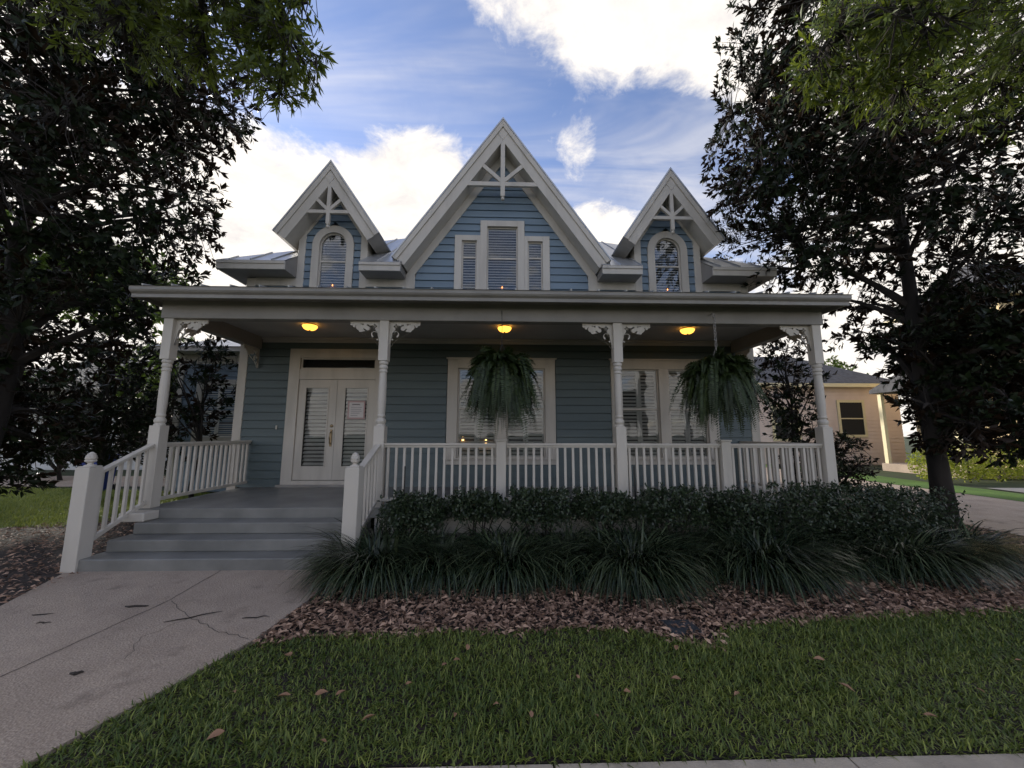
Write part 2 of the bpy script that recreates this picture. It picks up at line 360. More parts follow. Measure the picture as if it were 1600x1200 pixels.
sheet('lane', [(14.5, 6.0), (30, 6.0), (30, 11.6), (15.2, 11.6)], -.03, 'road')

# ------------------------------------------------------------------ the house
YW = 7.77                                  # front wall plane
H = thing('house', (0, YW, 0), 'blue clapboard cottage with white porch, steep central gable and two dormers', 'house')
FL = 0.567
def board(x0, x1, z0, z1, y, parent, mat, x0t=None, x1t=None, name='clapboard'):
    x0t = x0 if x0t is None else x0t; x1t = x1 if x1t is None else x1t
    if x1 - x0 < .015 and x1t - x0t < .015: return
    if x1 - x0 > 2.0 and random.random() < .7:
        xm = random.uniform(x0 + .5, x1 - .5); board(x0, xm - .0015, z0, z1, y, parent, mat, x0t, xm - .0015, name); board(xm + .0015, x1, z0, z1, y, parent, mat, xm + .0015, x1t, name); return
    j = random.uniform(-.0015, .0015)
    q = MB(); q.add([(x0, y - .030 + j, z0), (x1, y - .030 + j, z0), (x1, y + .004, z0), (x0, y + .004, z0),
                     (x0t, y - .004, z1 - .006), (x1t, y - .004, z1 - .006), (x1t, y + .004, z1 - .006), (x0t, y + .004, z1 - .006)],
                    [(0, 3, 2, 1), (4, 5, 6, 7), (0, 1, 5, 4), (1, 2, 6, 5), (2, 3, 7, 6), (3, 0, 4, 7)])
    q.build(name, mat, parent)
def cut(x0, x1, holes):
    segs = [(x0, x1)]
    for a, c in holes:
        ns = []
        for s in segs:
            if c <= s[0] or a >= s[1]: ns.append(s); continue
            if a > s[0]: ns.append((s[0], a))
            if c < s[1]: ns.append((c, s[1]))
        segs = ns
    return segs
EXP = .165
# walls behind the boards
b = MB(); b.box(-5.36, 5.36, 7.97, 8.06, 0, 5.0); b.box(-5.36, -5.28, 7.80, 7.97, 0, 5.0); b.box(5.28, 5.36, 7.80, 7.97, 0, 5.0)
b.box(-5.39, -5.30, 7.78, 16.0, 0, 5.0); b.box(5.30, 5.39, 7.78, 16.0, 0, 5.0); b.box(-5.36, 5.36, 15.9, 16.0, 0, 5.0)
wall = b.build('wall', 'sidingshade', H)
OPEN = [(-4.39, -2.39, FL, 3.37), (-1.14, 1.14, 1.0, 3.18), (2.32, 4.53, 1.0, 3.18)]
z = FL
while z < 3.60:
    z1 = min(z + EXP, 3.62)
    full = [(a, c) for a, c, d, e in OPEN if d < z1 - .01 and e > z + .01]
    for s in cut(-5.25, 5.25, full): board(s[0], s[1], z, z1, YW, wall, 'sidingshade')
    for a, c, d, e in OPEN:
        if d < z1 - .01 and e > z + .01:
            if e < z1 - .012: board(a, c, e, z1, YW, wall, 'sidingshade')
            if d > z + .012: board(a, c, z, d, YW, wall, 'sidingshade')
    z = z1
for s in (-1, 1):                            # boards on the flanks of the house
    b = MB()
    for i in range(30):
        zz = FL + i * EXP - .33
        b.add([(s * 5.412, 7.80, zz), (s * 5.412, 16, zz), (s * 5.392, 16, zz + EXP), (s * 5.392, 7.80, zz + EXP), (s * 5.39, 7.80, zz), (s * 5.39, 16, zz)], [(0, 1, 2, 3), (0, 1, 5, 4)])
    tag(b.build('side_clapboards', 'siding', H), kind='stuff')
for s in (-1, 1):
    b = MB(); b.prism([(s * 5.25, 7.735), (s * 5.422, 7.735), (s * 5.422, 7.92), (s * 5.395, 7.92), (s * 5.395, 7.80), (s * 5.25, 7.80)], .1, 4.9, 'z')
    b.build('corner_board', 'white', H, bevel=.004)

def slats(q, x0, x1, z0, z1, y, pitch, depth=.05, tilt=35, m=0, th=.006):
    n = max(1, int((z1 - z0) / pitch)); p = (z1 - z0) / n; c, s = math.cos(R(tilt)), math.sin(R(tilt))
    for i in range(n):
        zc = z0 + p * (i + .5) + random.uniform(-.003, .003); d = depth / 2
        q.add([(x0, y - d * c, zc - d * s), (x1, y - d * c, zc - d * s), (x1, y + d * c, zc + d * s), (x0, y + d * c, zc + d * s),
               (x0, y - d * c, zc - d * s + th), (x1, y - d * c, zc - d * s + th), (x1, y + d * c, zc + d * s + th), (x0, y + d * c, zc + d * s + th)],
              [(0, 3, 2, 1), (4, 5, 6, 7), (0, 1, 5, 4), (1, 2, 6, 5), (2, 3, 7, 6), (3, 0, 4, 7)], m)
def recess(x0, x1, z0, z1, y, parent, depth=.17):
    q = MB(); e = .012
    q.box(x0 - e, x1 + e, y + depth - .01, y + depth, z0 - e, z1 + e)
    q.box(x0 - e, x0, y + .02, y + depth, z0, z1); q.box(x1, x1 + e, y + .02, y + depth, z0, z1)
    q.box(x0 - e, x1 + e, y + .02, y + depth, z0 - e, z0); q.box(x0 - e, x1 + e, y + .02, y + depth, z1, z1 + e)
    return q.build('recess', 'dark', parent)
def pane(x0, x1, z0, z1, y, parent, name='glass_pane'):
    q = MB(); q.box(x0, x1, y, y + .006, z0, z1); return q.build(name, 'glass', parent)
def frame(q, x0, x1, z0, z1, w, y0, y1, wt=None, wb=None):
    """four boards round an opening (x0..x1, z0..z1 is the opening), w wide"""
    wt = w if wt is None else wt; wb = w if wb is None else wb
    q.box(x0 - w, x0, y0, y1, z0 - wb, z1 + wt); q.box(x1, x1 + w, y0, y1, z0 - wb, z1 + wt)
    if wt: q.box(x0, x1, y0 + .001, y1, z1, z1 + wt)
    if wb: q.box(x0, x1, y0 + .001, y1, z0 - wb, z0)
def dh_sash(parent, x0, x1, z0, z1, zm, y, pitch, shutter=True, tilt=48):
    """double-hung sash pair with a shutter or blind behind"""
    q = MB(); frame(q, x0 + .03, x1 - .03, z0 + .03, z1 - .03, .03, y + .012, y + .045)
    q.box(x0 + .03, x1 - .03, y + .016, y + .05, zm - .02, zm + .02); q.build('sash', 'white', parent, bevel=.003)
    pane(x0 + .03, x1 - .03, z0 + .03, zm - .02, y + .030, parent); pane(x0 + .03, x1 - .03, zm + .02, z1 - .03, y + .026, parent)
    q = MB(); ys = y + .085
    if shutter:
        xm = (x0 + x1) / 2
        for a, c in ((x0 + .005, xm - .002), (xm + .002, x1 - .005)):
            for d, e in ((z0 + .005, zm - .002), (zm + .002, z1 - .005)):
                frame(q, a + .05, c - .05, d + .055, e - .055, .05, ys - .014, ys + .014, .05, .05); slats(q, a + .05, c - .05, d + .055, e - .055, ys, pitch, .058, tilt)
    else: slats(q, x0 + .015, x1 - .015, z0 + .01, z1 - .02, y + .056, pitch, .050, tilt); q.box(x0 + .01, x1 - .01, ys - .03, ys + .03, z1 - .045, z1 - .005)
    tag(q.build('shutter' if shutter else 'blind', 'shutterslat' if shutter else 'slat', parent), kind='stuff')
    recess(x0, x1, z0, z1, y, parent)
def twin_window(xc, label):
    x0, x1 = xc - 1.125, xc + 1.125; w = .215; q = MB()
    frame(q, x0 + w, x1 - w, 1.135, 2.985, w, YW - .045, YW + .03, .195, 0)
    q.box(xc - .105, xc + .105, YW - .043, YW + .03, 1.135, 2.985)
    win = q.build('window', 'white', H, bevel=.004); win['label'] = label
    q = MB(); q.box(x0 - .04, x1 + .04, YW - .085, YW + .03, 1.10, 1.135); q.box(x0, x1, YW - .04, YW + .01, 1.0, 1.10); q.build('sill', 'white', win, bevel=.004)
    q = MB(); q.box(x0 - .03, x1 + .03, YW - .07, YW - .02, 3.178, 3.205); q.build('drip_cap', 'white', win)
    for a, c in ((x0 + w, xc - .105), (xc + .105, x1 - w)): dh_sash(win, a, c, 1.135, 2.985, 2.14, YW, .07)
twin_window(0.0, 'wide twin window behind the middle hanging fern'); twin_window(3.43, 'twin window behind the right hanging fern')

# front door with transom
q = MB(); frame(q, -4.17, -2.61, .69, 3.18, .215, YW - .045, YW + .03, .19, .12)
q.box(-4.17, -2.61, YW - .035, YW + .03, 2.73, 2.945)
door = q.build('double_door', 'white', H, bevel=.004)
q = MB(); q.box(-4.45, -2.33, YW - .09, YW, FL, FL + .045); q.build('threshold', 'trimgrey', door)
q = MB(); frame(q, -4.13, -2.65, 2.975, 3.15, .03, YW - .01, YW + .02); q.build('transom_frame', 'white', door)
pane(-4.13, -2.65, 2.975, 3.15, YW + .004, door, 'transom_pane'); recess(-4.15, -2.63, 2.955, 3.17, YW, door)
for x0, x1 in ((-4.165, -3.393), (-3.387, -2.615)):
    gx0, gx1 = (x0 + .13, x1 - .15) if x0 < -4 else (x0 + .15, x1 - .13)
    q = MB(); frame(q, gx0, gx1, .95, 2.575, gx0 - x0, YW - .012, YW + .03, .15, .25)
    q.v = [(min(v[0], x1), v[1], v[2]) for v in q.v]
    if x1 - gx1 > gx0 - x0: q.box(gx1 + (gx0 - x0), x1, YW - .0125, YW + .03, .70, 2.725)
    leaf = q.build('door_leaf', 'white', door)
    q = MB(); frame(q, gx0 + .022, gx1 - .022, .972, 2.553, .022, YW - .024, YW); q.build('glazing_bead', 'white', door)
    pane(gx0, gx1, .95, 2.575, YW + .006, door, 'door_glass')
    q = MB(); slats(q, gx0 + .02, gx1 - .02, .97, 2.53, YW + .05, .075, .064, 50); q.box(gx0 + .02, gx1 - .02, YW + .03, YW + .07, 2.52, 2.57)
    tag(q.build('blind', 'shutterslat', door), kind='stuff'); recess(gx0, gx1, .95, 2.575, YW + .01, door, .14)
q = MB(); q.lathe([(.030, -.02), (.034, 0), (.026, .012), (.012, .016)], (0, 0, 0), 12)
q.v = [(v[0] - 3.455, YW - .022 - v[2], v[1] + 1.775) for v in q.v]
q.box(-3.475, -3.435, YW - .028, YW - .012, 1.36, 1.70)
q.tube([(-3.455, YW - .03, 1.66), (-3.455, YW - .075, 1.63), (-3.455, YW - .085, 1.54), (-3.455, YW - .07, 1.44), (-3.455, YW - .03, 1.40)], [.011, .012, .014, .011, .009], 8)
q.build('door_handle', 'brass', door, smooth=False)
q = MB(); q.box(-4.565, -4.535, YW - .045, YW - .02, 1.70, 1.78); q.build('doorbell', 'white', H, bevel=.004)

# gables
def rake_poly(cx, apex, half, slope, t, d0=0.0):
    """left and right roof slab profiles (x,z): outer line lowered by d0 (perpendicular), t thick"""
    k = math.sqrt(1 + slope * slope); out = []
    for s in (-1, 1):
        nx, nz = slope / k, 1 / k
        def pt(x, d): return (cx + s * (x - d * nx), apex - slope * x - d * nz)
        a_o = (cx, apex - d0 * k); a_i = (cx, apex - (d0 + t) * k)
        out.append([a_o, pt(half, d0), pt(half, d0 + t), a_i])
    return out
def gable_front(name_parent, cx, apex, half, slope, t, yf, yb, chord_z, chord_half, pend_z, small=False):
    k = math.sqrt(1 + slope * slope)
    rp = rake_poly(cx, apex, half, slope, t)
    for p in rp:
        q = MB(); q.prism(p, yf + .04, yb); q.build('soffit', 'white', name_parent)
    for p in rake_poly(cx, apex + .035 * k, half + .03, slope, .03):
        q = MB(); q.prism(p, yf - .03, yb + .02); q.build('roof_sheet', 'metalroof', name_parent)
    for p in rake_poly(cx, apex, half, slope, t * .34):
        q = MB(); q.prism(p, yf - .028, yf + .04); q.build('rake_moulding', 'white', name_parent, bevel=.006)
    for p in rake_poly(cx, apex, half, slope, t * .66 + .003, t * .34):
        q = MB(); q.prism(p, yf, yf + .04); q.build('bargeboard', 'white', name_parent, bevel=.004)
    zi = apex - t * k; za = apex - t * .34 * k; w = .5 * (za - zi) / (slope + 1 / slope) * 1.15
    q = MB(); q.prism([(cx, za - .01), (cx - w * 1.25, za - .01 - w * 1.25 * slope), (cx, zi + .01), (cx + w * 1.25, za - .01 - w * 1.25 * slope)], yf - .008, yf + .01); q.build('apex_plate', 'white', name_parent, bevel=.003)
    # truss ornament
    w = .075 if small else .095; y0, y1 = yf + .005, yf + .065; yc = (y0 + y1) / 2; q = MB()
    ch = (zi - chord_z) / slope + .05
    q.box(cx - ch, cx + ch, y0, y1, chord_z - w / 2, chord_z + w / 2)
    q.box(cx - w / 2, cx + w / 2, y0 - .004, y1 + .004, pend_z + .07, zi + .02)
    for s in (-1, 1):
        xm = (zi - chord_z) / slope
        ex = xm * .60; ez = zi - slope * ex + .03
        q.bar((cx + s * .02, yc, chord_z + w * .7), (cx + s * ex, yc, ez), w * .9, .056)
    tr = q.build('gable_truss', 'white', name_parent, bevel=.004)
    q = MB(); q.lathe([(.022, .075), (.034, .07), (.034, .06), (.02, .052), (.036, .03), (.04, .012), (.03, -.012), (.008, -.022)], (cx, yc, pend_z), 12); q.build('pendant', 'white', tr, smooth=True)
# central gable
G = bpy.data.objects.new('gable', None); COL.objects.link(G); G.parent = H
SL = 1.42; gable_front(G, 0, 8.46, 2.27, SL, .28, 7.39, 12.0, 6.95, .70, 6.60)
zs_in = 8.46 - .28 * math.sqrt(1 + SL * SL)       # soffit line at the ridge
zs = zs_in - .27                                   # siding line at the ridge
z = 4.25; holes = [(-.485, .49, 4.0, 6.30), (-1.04, -.485, 4.0, 5.95), (.49, 1.04, 4.0, 5.95)]
while z < zs - .02:
    z1 = min(z + EXP, zs)
    xb, xt = min(1.88, (zs - z) / SL), min(1.88, (zs - z1) / SL)
    hs = [(a, c) for a, c, d, e in holes if e > z + .01]
    for s in cut(-xb, xb, hs):
        board(s[0], s[1], z, z1, YW, G, 'siding', -xt if s[0] == -xb else s[0], xt if s[1] == xb else s[1])
    for a, c, d, e in holes:
        if z + .012 < e < z1 - .012: board(a, c, e, z1, YW, G, 'siding')
    z = z1
b = MB(); b.prism([(-2.08, 4.2), (2.08, 4.2), (2.08, zs_in - 2.08 * SL), (0, zs_in), (-2.08, zs_in - 2.08 * SL)], 7.97, 8.05); b.build('gable_wall', 'siding', G)
for s in (-1, 1):
    q = MB(); xk = (zs - 5.02) / SL
    q.prism([(0, zs_in), (s * 2.08, zs_in - 2.08 * SL), (s * 2.08, 4.95), (s * 1.88, zs - 1.88 * SL), (0, zs)], 7.735, 7.80); q.build('rake_frieze', 'white', G, bevel=.004)
    q = MB(); q.box(min(s * 1.88, s * 2.08), max(s * 1.88, s * 2.08), 7.737, 7.80, 4.2, zs - 1.88 * SL); q.box(min(s * 2.04, s * 2.08), max(s * 2.04, s * 2.08), 7.80, 8.6, 4.2, 5.1); q.build('corner_board', 'white', G, bevel=.004)
q = MB(); zb = 4.45
for x0, x1, zt in ((-.335, .335, 6.165), (-.885, -.56, 5.83), (.56, .885, 5.83)):
    pass
q.box(-.485, -.335, YW - .05, YW + .03, 4.25, 6.30); q.box(.335, .485, YW - .05, YW + .03, 4.25, 6.30); q.box(-.335, .335, YW - .049, YW + .03, 6.165, 6.30)
for s in (-1, 1):
    q.box(min(s * 1.04, s * .885), max(s * 1.04, s * .885), YW - .045, YW + .03, 4.25, 5.95); q.box(min(s * .885, s * .56), max(s * .885, s * .56), YW - .044, YW + .03, 5.83, 5.95)
    q.box(min(s * .56, s * .485), max(s * .56, s * .485), YW - .045, YW + .03, 4.25, 5.95)
gw = q.build('window', 'white', H, bevel=.004); gw['label'] = 'stepped triple window in the central gable'
dh_sash(gw, -.335, .335, 4.5, 6.165, 5.44, YW, .060, False, 42)
for s in (-1, 1): dh_sash(gw, min(s * .885, s * .56), max(s * .885, s * .56), 4.5, 5.83, 5.46, YW, .060, False, 42)
b = MB(); b.box(-.9, .9, YW - .06, YW + .02, 4.42, 4.5); b.build('sill', 'white', gw)

# dormers
def dormer(cx, label):
    D = bpy.data.objects.new('dormer', None); COL.objects.link(D); D.parent = H; D['label'] = label
    sl, apex, t = 1.48, 7.345, .27; k = math.sqrt(1 + sl * sl)
    gable_front(D, cx, apex, 1.07, sl, t, 7.39, 9.5, 6.24, .45, 5.90, True)
    si = apex - t * k; ss = si - .10; z = 4.25; ro, zc = .445, 5.67
    def hw(zz): return ro - .02 if zz < zc else (math.sqrt(max((ro - .02) ** 2 - (zz - zc) ** 2, 0)))
    while z < ss - .02:
        z1 = min(z + EXP, ss); xb, xt = min(.60, (ss - z) / sl), min(.60, (ss - z1) / sl); h0, h1 = hw(z), hw(z1)
        if h0 <= 0: board(cx - xb, cx + xb, z, z1, YW, D, 'siding', cx - xt, cx + xt)
        else:
            h1 = max(h1, .0)
            board(cx - xb, cx - h0, z, z1, YW, D, 'siding', cx - max(xt, h1), cx - h1); board(cx + h0, cx + xb, z, z1, YW, D, 'siding', cx + h1, cx + max(xt, h1))
        z = z1
    b = MB(); b.prism([(cx - .74, 4.2), (cx + .74, 4.2), (cx + .74, si - .74 * sl), (cx, si), (cx - .74, si - .74 * sl)], 7.97, 8.04)
    b.prism([(cx - .95, 5.3), (cx + .95, 5.3), (cx, si + .1)], 9.3, 9.4); b.build('dormer_wall', 'siding', D)
    for s in (-1, 1):
        q = MB(); q.prism([(cx + s * .59, 4.2), (cx + s * .74, 4.2), (cx + s * .74, si - .74 * sl), (cx + s * .59, si - .59 * sl)], 7.735, 7.80)
        xa, xb = sorted((cx + s * .715, cx + s * .742)); q.box(xa, xb, 7.80, 9.4, 4.2, 5.78)
        q.build('corner_board', 'white', D, bevel=.004)
        q = MB(); q.prism([(cx, si), (cx + s * .59, si - .59 * sl), (cx + s * .59, ss - .59 * sl), (cx, ss)], 7.742, 7.80); q.build('rake_frieze', 'white', D)
    # arched window
    def arc(r, n=16): return [(cx + r * math.cos(math.pi * i / n), zc + r * math.sin(math.pi * i / n)) for i in range(n + 1)]
    def ring(ri, rout, y0, y1, zb):
        q = MB(); a = [(cx + rout, zb)] + arc(rout) + [(cx - rout, zb)]; c = [(cx + ri, zb)] + arc(ri) + [(cx - ri, zb)]
        for i in range(len(a) - 1): q.prism([a[i], a[i + 1], c[i + 1], c[i]], y0, y1)
        return q
    win = ring(.29, ro, YW - .05, YW + .03, 4.25).build('window', 'white', H); win['label'] = 'arched window in the ' + label
    q = ring(.262, .292, YW + .005, YW + .045, 4.45); q.box(cx - .27, cx + .27, YW + .006, YW + .045, 5.29, 5.325); q.build('sash', 'white', win)
    q = MB(); q.prism([(cx - .28, 4.45), (cx + .28, 4.45)] + arc(.28), YW + .022, YW + .028); q.build('glass_pane', 'glass', win)
    q = MB(); zz = 4.47
    while zz < zc + .25:
        h = .262 if zz < zc else math.sqrt(max(.262 ** 2 - (zz - zc) ** 2, .0004)); slats(q, cx - h, cx + h, zz, zz + .06, YW + .060, .06, .050, 42); zz += .06
    tag(q.build('blind', 'slat', win), kind='stuff')
    q = ring(.29, .30, YW + .03, YW + .19, 4.4); q.box(cx - .3, cx + .3, YW + .18, YW + .19, 4.4, 6.0); q.build('recess', 'dark', win)
    b = MB(); b.box(cx - .42, cx + .42, YW - .07, YW + .02, 4.40, 4.46); b.build('sill', 'white', win)
dormer(-3.66, 'left dormer'); dormer(3.66, 'right dormer')

# main hip roof with boxed eaves between the gable and the dormers
E0, YE, ZE, SR, TT = 5.76, 7.3, 5.10, .72, 4.5
def roofz(t): return ZE + SR * t
b = MB(); t0 = .5
A = [(-E0 + t0, YE + t0, roofz(t0)), (E0 - t0, YE + t0, roofz(t0)), (E0 - TT, YE + TT, roofz(TT)), (-E0 + TT, YE + TT, roofz(TT))]
b.add(A, [(0, 1, 2, 3)])
for s in (-1, 1): b.add([(s * E0, YE, ZE), (s * E0, YE + 9, ZE), (s * (E0 - TT), YE + TT, roofz(TT))], [(0, 1, 2)])
b.add([(-E0, YE + 9, ZE), (E0, YE + 9, ZE), (E0 - TT, YE + TT, roofz(TT)), (-E0 + TT, YE + TT, roofz(TT))], [(0, 1, 2, 3)])
SEG = [(-E0, -4.40), (-2.92, -2.08), (2.08, 2.92), (4.40, E0)]
for x0, x1 in SEG:
    a0 = x0 + t0 if x0 == -E0 else x0; a1 = x1 - t0 if x1 == E0 else x1
    b.add([(x0, YE - .02, ZE - .012), (x1, YE - .02, ZE - .012), (a1, YE + t0, roofz(t0)), (a0, YE + t0, roofz(t0))], [(0, 1, 2, 3)])
roof = b.build('roof', 'metalroof', H)
for x0, x1 in SEG:
    q = MB(); q.box(x0, x1, YE, YE + .03, ZE - .19, ZE - .015); q.box(x0 + .002, x1 - .002, YE - .02, YE, ZE - .075, ZE - .013); q.build('fascia', 'white', H, bevel=.004)
    a0 = x0 + t0 if x0 == -E0 else x0 + .001; a1 = x1 - t0 if x1 == E0 else x1 - .001; c0 = max(x0 + .001, -E0 + .031); c1 = min(x1 - .001, E0 - .031)
    q = MB(); q.add([(c0, YE + .03, ZE - .185), (c1, YE + .03, ZE - .185), (c1, YE + t0, ZE - .185), (c0, YE + t0, ZE - .185), (c0, YE + .03, ZE - .002), (c1, YE + .03, ZE - .002), (a1, YE + t0, roofz(t0) - .012), (a0, YE + t0, roofz(t0) - .012)],
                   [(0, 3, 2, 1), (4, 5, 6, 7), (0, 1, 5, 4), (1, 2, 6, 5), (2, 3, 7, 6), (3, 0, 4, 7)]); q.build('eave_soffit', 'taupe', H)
    q = MB(); q.box(max(x0, -5.25), min(x1, 5.25), YW - .03, YW + .02, ZE - .36, ZE - .185); q.build('frieze', 'white', H)
    for i in range(5): board(max(x0, -5.25), min(x1, 5.25), 4.0 + i * EXP, min(4.0 + (i + 1) * EXP, 4.74), YW, wall, 'siding')
for s in (-1, 1):
    q = MB(); xa, xb = sorted((s * E0, s * (E0 - .03))); q.box(xa, xb, YE + .03, 16.3, ZE - .19, ZE - .015); q.build('fascia', 'white', H)
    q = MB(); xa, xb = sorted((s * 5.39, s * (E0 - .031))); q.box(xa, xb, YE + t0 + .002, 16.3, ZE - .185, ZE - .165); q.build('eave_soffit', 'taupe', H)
x = -E0 + .25
while x < E0:
    t = min(TT, x + E0, E0 - x); inside = any(a < x < c for a, c in SEG); ts = 0.0 if inside else t0
    if t > ts + .1:
        q = MB(); q.bar((x, YE + ts, roofz(ts) + .012), (x, YE + t, roofz(t) + .012), .02, .03, (0, -SR, 1)); q.build('roof_seam', 'metalroof', roof)
    x += .42

# porch: floor, steps, skirt
porch = bpy.data.objects.new('porch', None); COL.objects.link(porch); porch.parent = H
q = MB(); q.box(-5.14, 5.14, 5.62, 7.765, FL - .145, FL); q.build('porch_floor', 'deck', porch, bevel=.008)
q = MB(); q.box(-1.82, 5.13, 5.645, 5.69, .20, FL - .145); q.build('skirt_board', 'white', porch, bevel=.004)
for xx in (-5.07, 5.07): q = MB(); q.box(xx - .05, xx + .05, 5.70, 7.76, .0, FL - .145); q.build('side_skirt', 'white', porch)
q = MB(); x = -1.75
while x < 5.2:
    q.bar((x, 5.665, 0), (x + .20, 5.665, .20), .032, .008); q.bar((x + .20, 5.674, 0), (x, 5.674, .20), .032, .008); x += .11
tag(q.build('lattice', 'trimgrey', porch), kind='stuff')
q = MB(); q.box(-1.8, 5.05, 5.70, 5.72, 0, .30); q.build('crawl_shade_panel', 'dark', porch)  # near-black panel, paints in the shade beneath the porch
steps = bpy.data.objects.new('steps', None); COL.objects.link(steps); steps.parent = H
for i, y0 in enumerate((4.775, 5.055, 5.340)):
    q = MB(); q.box(-4.99 + .04 * i, -1.86, y0, 5.63, 0.0 if i == 0 else .1425 * i, .1425 * (i + 1)); q.build('step', 'deck', steps, bevel=.010)
q = MB(); q.box(-5.17, -4.83, 5.38, 5.625, .43, FL - .02); q.build('post_block', 'white', steps, bevel=.012)

# porch posts
PX = [-5.05, -1.81, 1.81, 5.0]; YP = 5.70; ZB = 3.352
def post_mesh():
    q = MB(); a, c = .078, .070
    q.box(-a, a, -a, a, FL, 1.735); q.box(-c, c, -c, c, 2.725, ZB)
    prof = [(.074, 1.735), (.070, 1.755), (.058, 1.765), (.070, 1.785), (.074, 1.81), (.066, 1.835), (.052, 1.85), (.050, 1.865), (.060, 1.875), (.060, 1.895), (.054, 1.91), (.060, 2.1), (.059, 2.35), (.053, 2.53),
            (.052, 2.545), (.062, 2.555), (.062, 2.575), (.054, 2.585), (.054, 2.60), (.064, 2.61), (.066, 2.635), (.058, 2.65), (.056, 2.665), (.068, 2.68), (.070, 2.70), (.064, 2.725)]
    q.lathe(prof, (0, 0, 0), 20); q.v = [(v[0], v[1], v[2] - FL) for v in q.v]
    me = q.mesh('porch_post', 'white', (0, 0, 0)); return me
pm = post_mesh()
def bracket_mesh():
    cu = bpy.data.curves.new('bracket', 'CURVE'); cu.dimensions = '2D'; cu.fill_mode = 'BOTH'; cu.extrude = .011
    def spl(pts):
        s = cu.splines.new('POLY'); s.points.add(len(pts) - 1); s.use_cyclic_u = True
        for p, (x, y) in zip(s.points, pts): p.co = (x, y, 0, 1)
    def circ(cx, cy, r, n=14, sx=1, a0=0, a1=360): return [(cx + sx * r * math.cos(R(a0 + (a1 - a0) * i / n)), cy + r * math.sin(R(a0 + (a1 - a0) * i / n))) for i in range(n + (a1 - a0 != 360))]
    out = [(0, 0), (.47, 0), (.475, -.018), (.455, -.03), (.475, -.045), (.455, -.065), (.43, -.062), (.425, -.09), (.40, -.095), (.39, -.065), (.365, -.05)]
    out += [(.385, -.085), (.37, -.12), (.34, -.135), (.325, -.165), (.295, -.17), (.275, -.20), (.24, -.205), (.215, -.235), (.18, -.24), (.155, -.27), (.125, -.272), (.105, -.295)]
    out += [(.085, -.31), (.07, -.335), (.05, -.34), (.045, -.375), (.022, -.395), (0, -.40)]
    spl(out)
    for cx, cy, r in ((.075, -.075, .018), (.115, -.075, .018), (.095, -.055, .018), (.095, -.095, .018)): spl(circ(cx, cy, r, 10))
    def crescent(cx, cy, r, rot): 
        o = [(cx + r * math.cos(R(rot + a)), cy + r * math.sin(R(rot + a))) for a in range(-130, 131, 20)]
        i = [(cx + .25 * r * math.cos(R(rot)) + .62 * r * math.cos(R(rot + a)), cy + .25 * r * math.sin(R(rot)) + .62 * r * math.sin(R(rot + a))) for a in range(130, -131, -20)]
        spl(o + i)
    crescent(.215, -.098, .056, 215); crescent(.092, -.205, .052, 60); spl(circ(.275, -.045, .014, 10)); spl(circ(.31, -.04, .010, 8)); spl(circ(.045, -.285, .014, 10)); spl(circ(.43, -.03, .008, 8))
    ob = bpy.data.objects.new('tmp', cu); COL.objects.link(ob); dg = bpy.context.evaluated_depsgraph_get()
    me = bpy.data.meshes.new_from_object(ob.evaluated_get(dg)); bpy.data.objects.remove(ob)
    me.name = 'bracket'
    for v in me.vertices: v.co = (v.co.x, v.co.z, v.co.y)
    me.materials.clear(); me.materials.append(M['white']); me.update(); return me
bm_r = bracket_mesh(); bm_l = bm_r.copy(); bm_l.name = 'bracket_mirrored'
for v in bm_l.vertices: v.co.x = -v.co.x
bm_l.flip_normals()
for i, x in enumerate(PX):
    p = place('porch_post', pm, H, (x, YP, FL)); p.modifiers.new('edge', 'BEVEL').width = .004; p.modifiers['edge'].limit_method = 'ANGLE'; p.modifiers['edge'].angle_limit = R(60)
    if i < 3: place('bracket', bm_r, p, (x + .070, YP, ZB - .002))
    if i > 0: place('bracket', bm_l, p, (x - .070, YP, ZB - .002))
    if i in (0, 3): place('bracket', bm_r, p, (x, YP + .070, ZB - .002), R(90))
for s in (-1, 1):                                   # brackets where the side beams reach the wall
    place('bracket', bm_l, porch, (s * 5.02, YW - .05, ZB - .002), R(90))

# beam, ceiling, eave and porch roof
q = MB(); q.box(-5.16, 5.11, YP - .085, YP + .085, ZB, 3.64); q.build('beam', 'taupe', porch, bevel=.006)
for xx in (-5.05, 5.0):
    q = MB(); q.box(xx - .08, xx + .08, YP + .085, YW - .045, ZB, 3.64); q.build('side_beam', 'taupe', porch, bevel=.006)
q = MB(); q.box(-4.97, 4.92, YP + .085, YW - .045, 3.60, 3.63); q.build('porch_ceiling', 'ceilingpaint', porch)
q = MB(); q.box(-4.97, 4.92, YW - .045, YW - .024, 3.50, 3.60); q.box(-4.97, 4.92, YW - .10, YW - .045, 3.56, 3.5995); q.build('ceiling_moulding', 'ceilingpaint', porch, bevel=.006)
XL, XR, YF = -5.33, 5.27, 5.28
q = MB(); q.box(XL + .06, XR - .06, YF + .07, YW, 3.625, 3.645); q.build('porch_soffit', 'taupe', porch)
q = MB(); prof = [(YF + .06, 3.56), (YF + .03, 3.565), (YF + .03, 3.615), (YF - .005, 3.64), (YF - .02, 3.665), (YF - .02, 3.715), (YF + .06, 3.715)]
q.prism(prof, XL, XR, 'x'); q.build('porch_fascia', 'trimgrey', porch)
for s, xx in ((-1, XL), (1, XR)):
    q = MB(); q.prism([(xx - s * .06, 3.56), (xx - s * .03, 3.565), (xx - s * .03, 3.615), (xx + s * .002, 3.64), (xx + s * .002, 3.715), (xx - s * .06, 3.715)], YF + .06, YW, 'y'); q.build('porch_fascia', 'trimgrey', porch)
ZR, IN = 4.28, 1.2
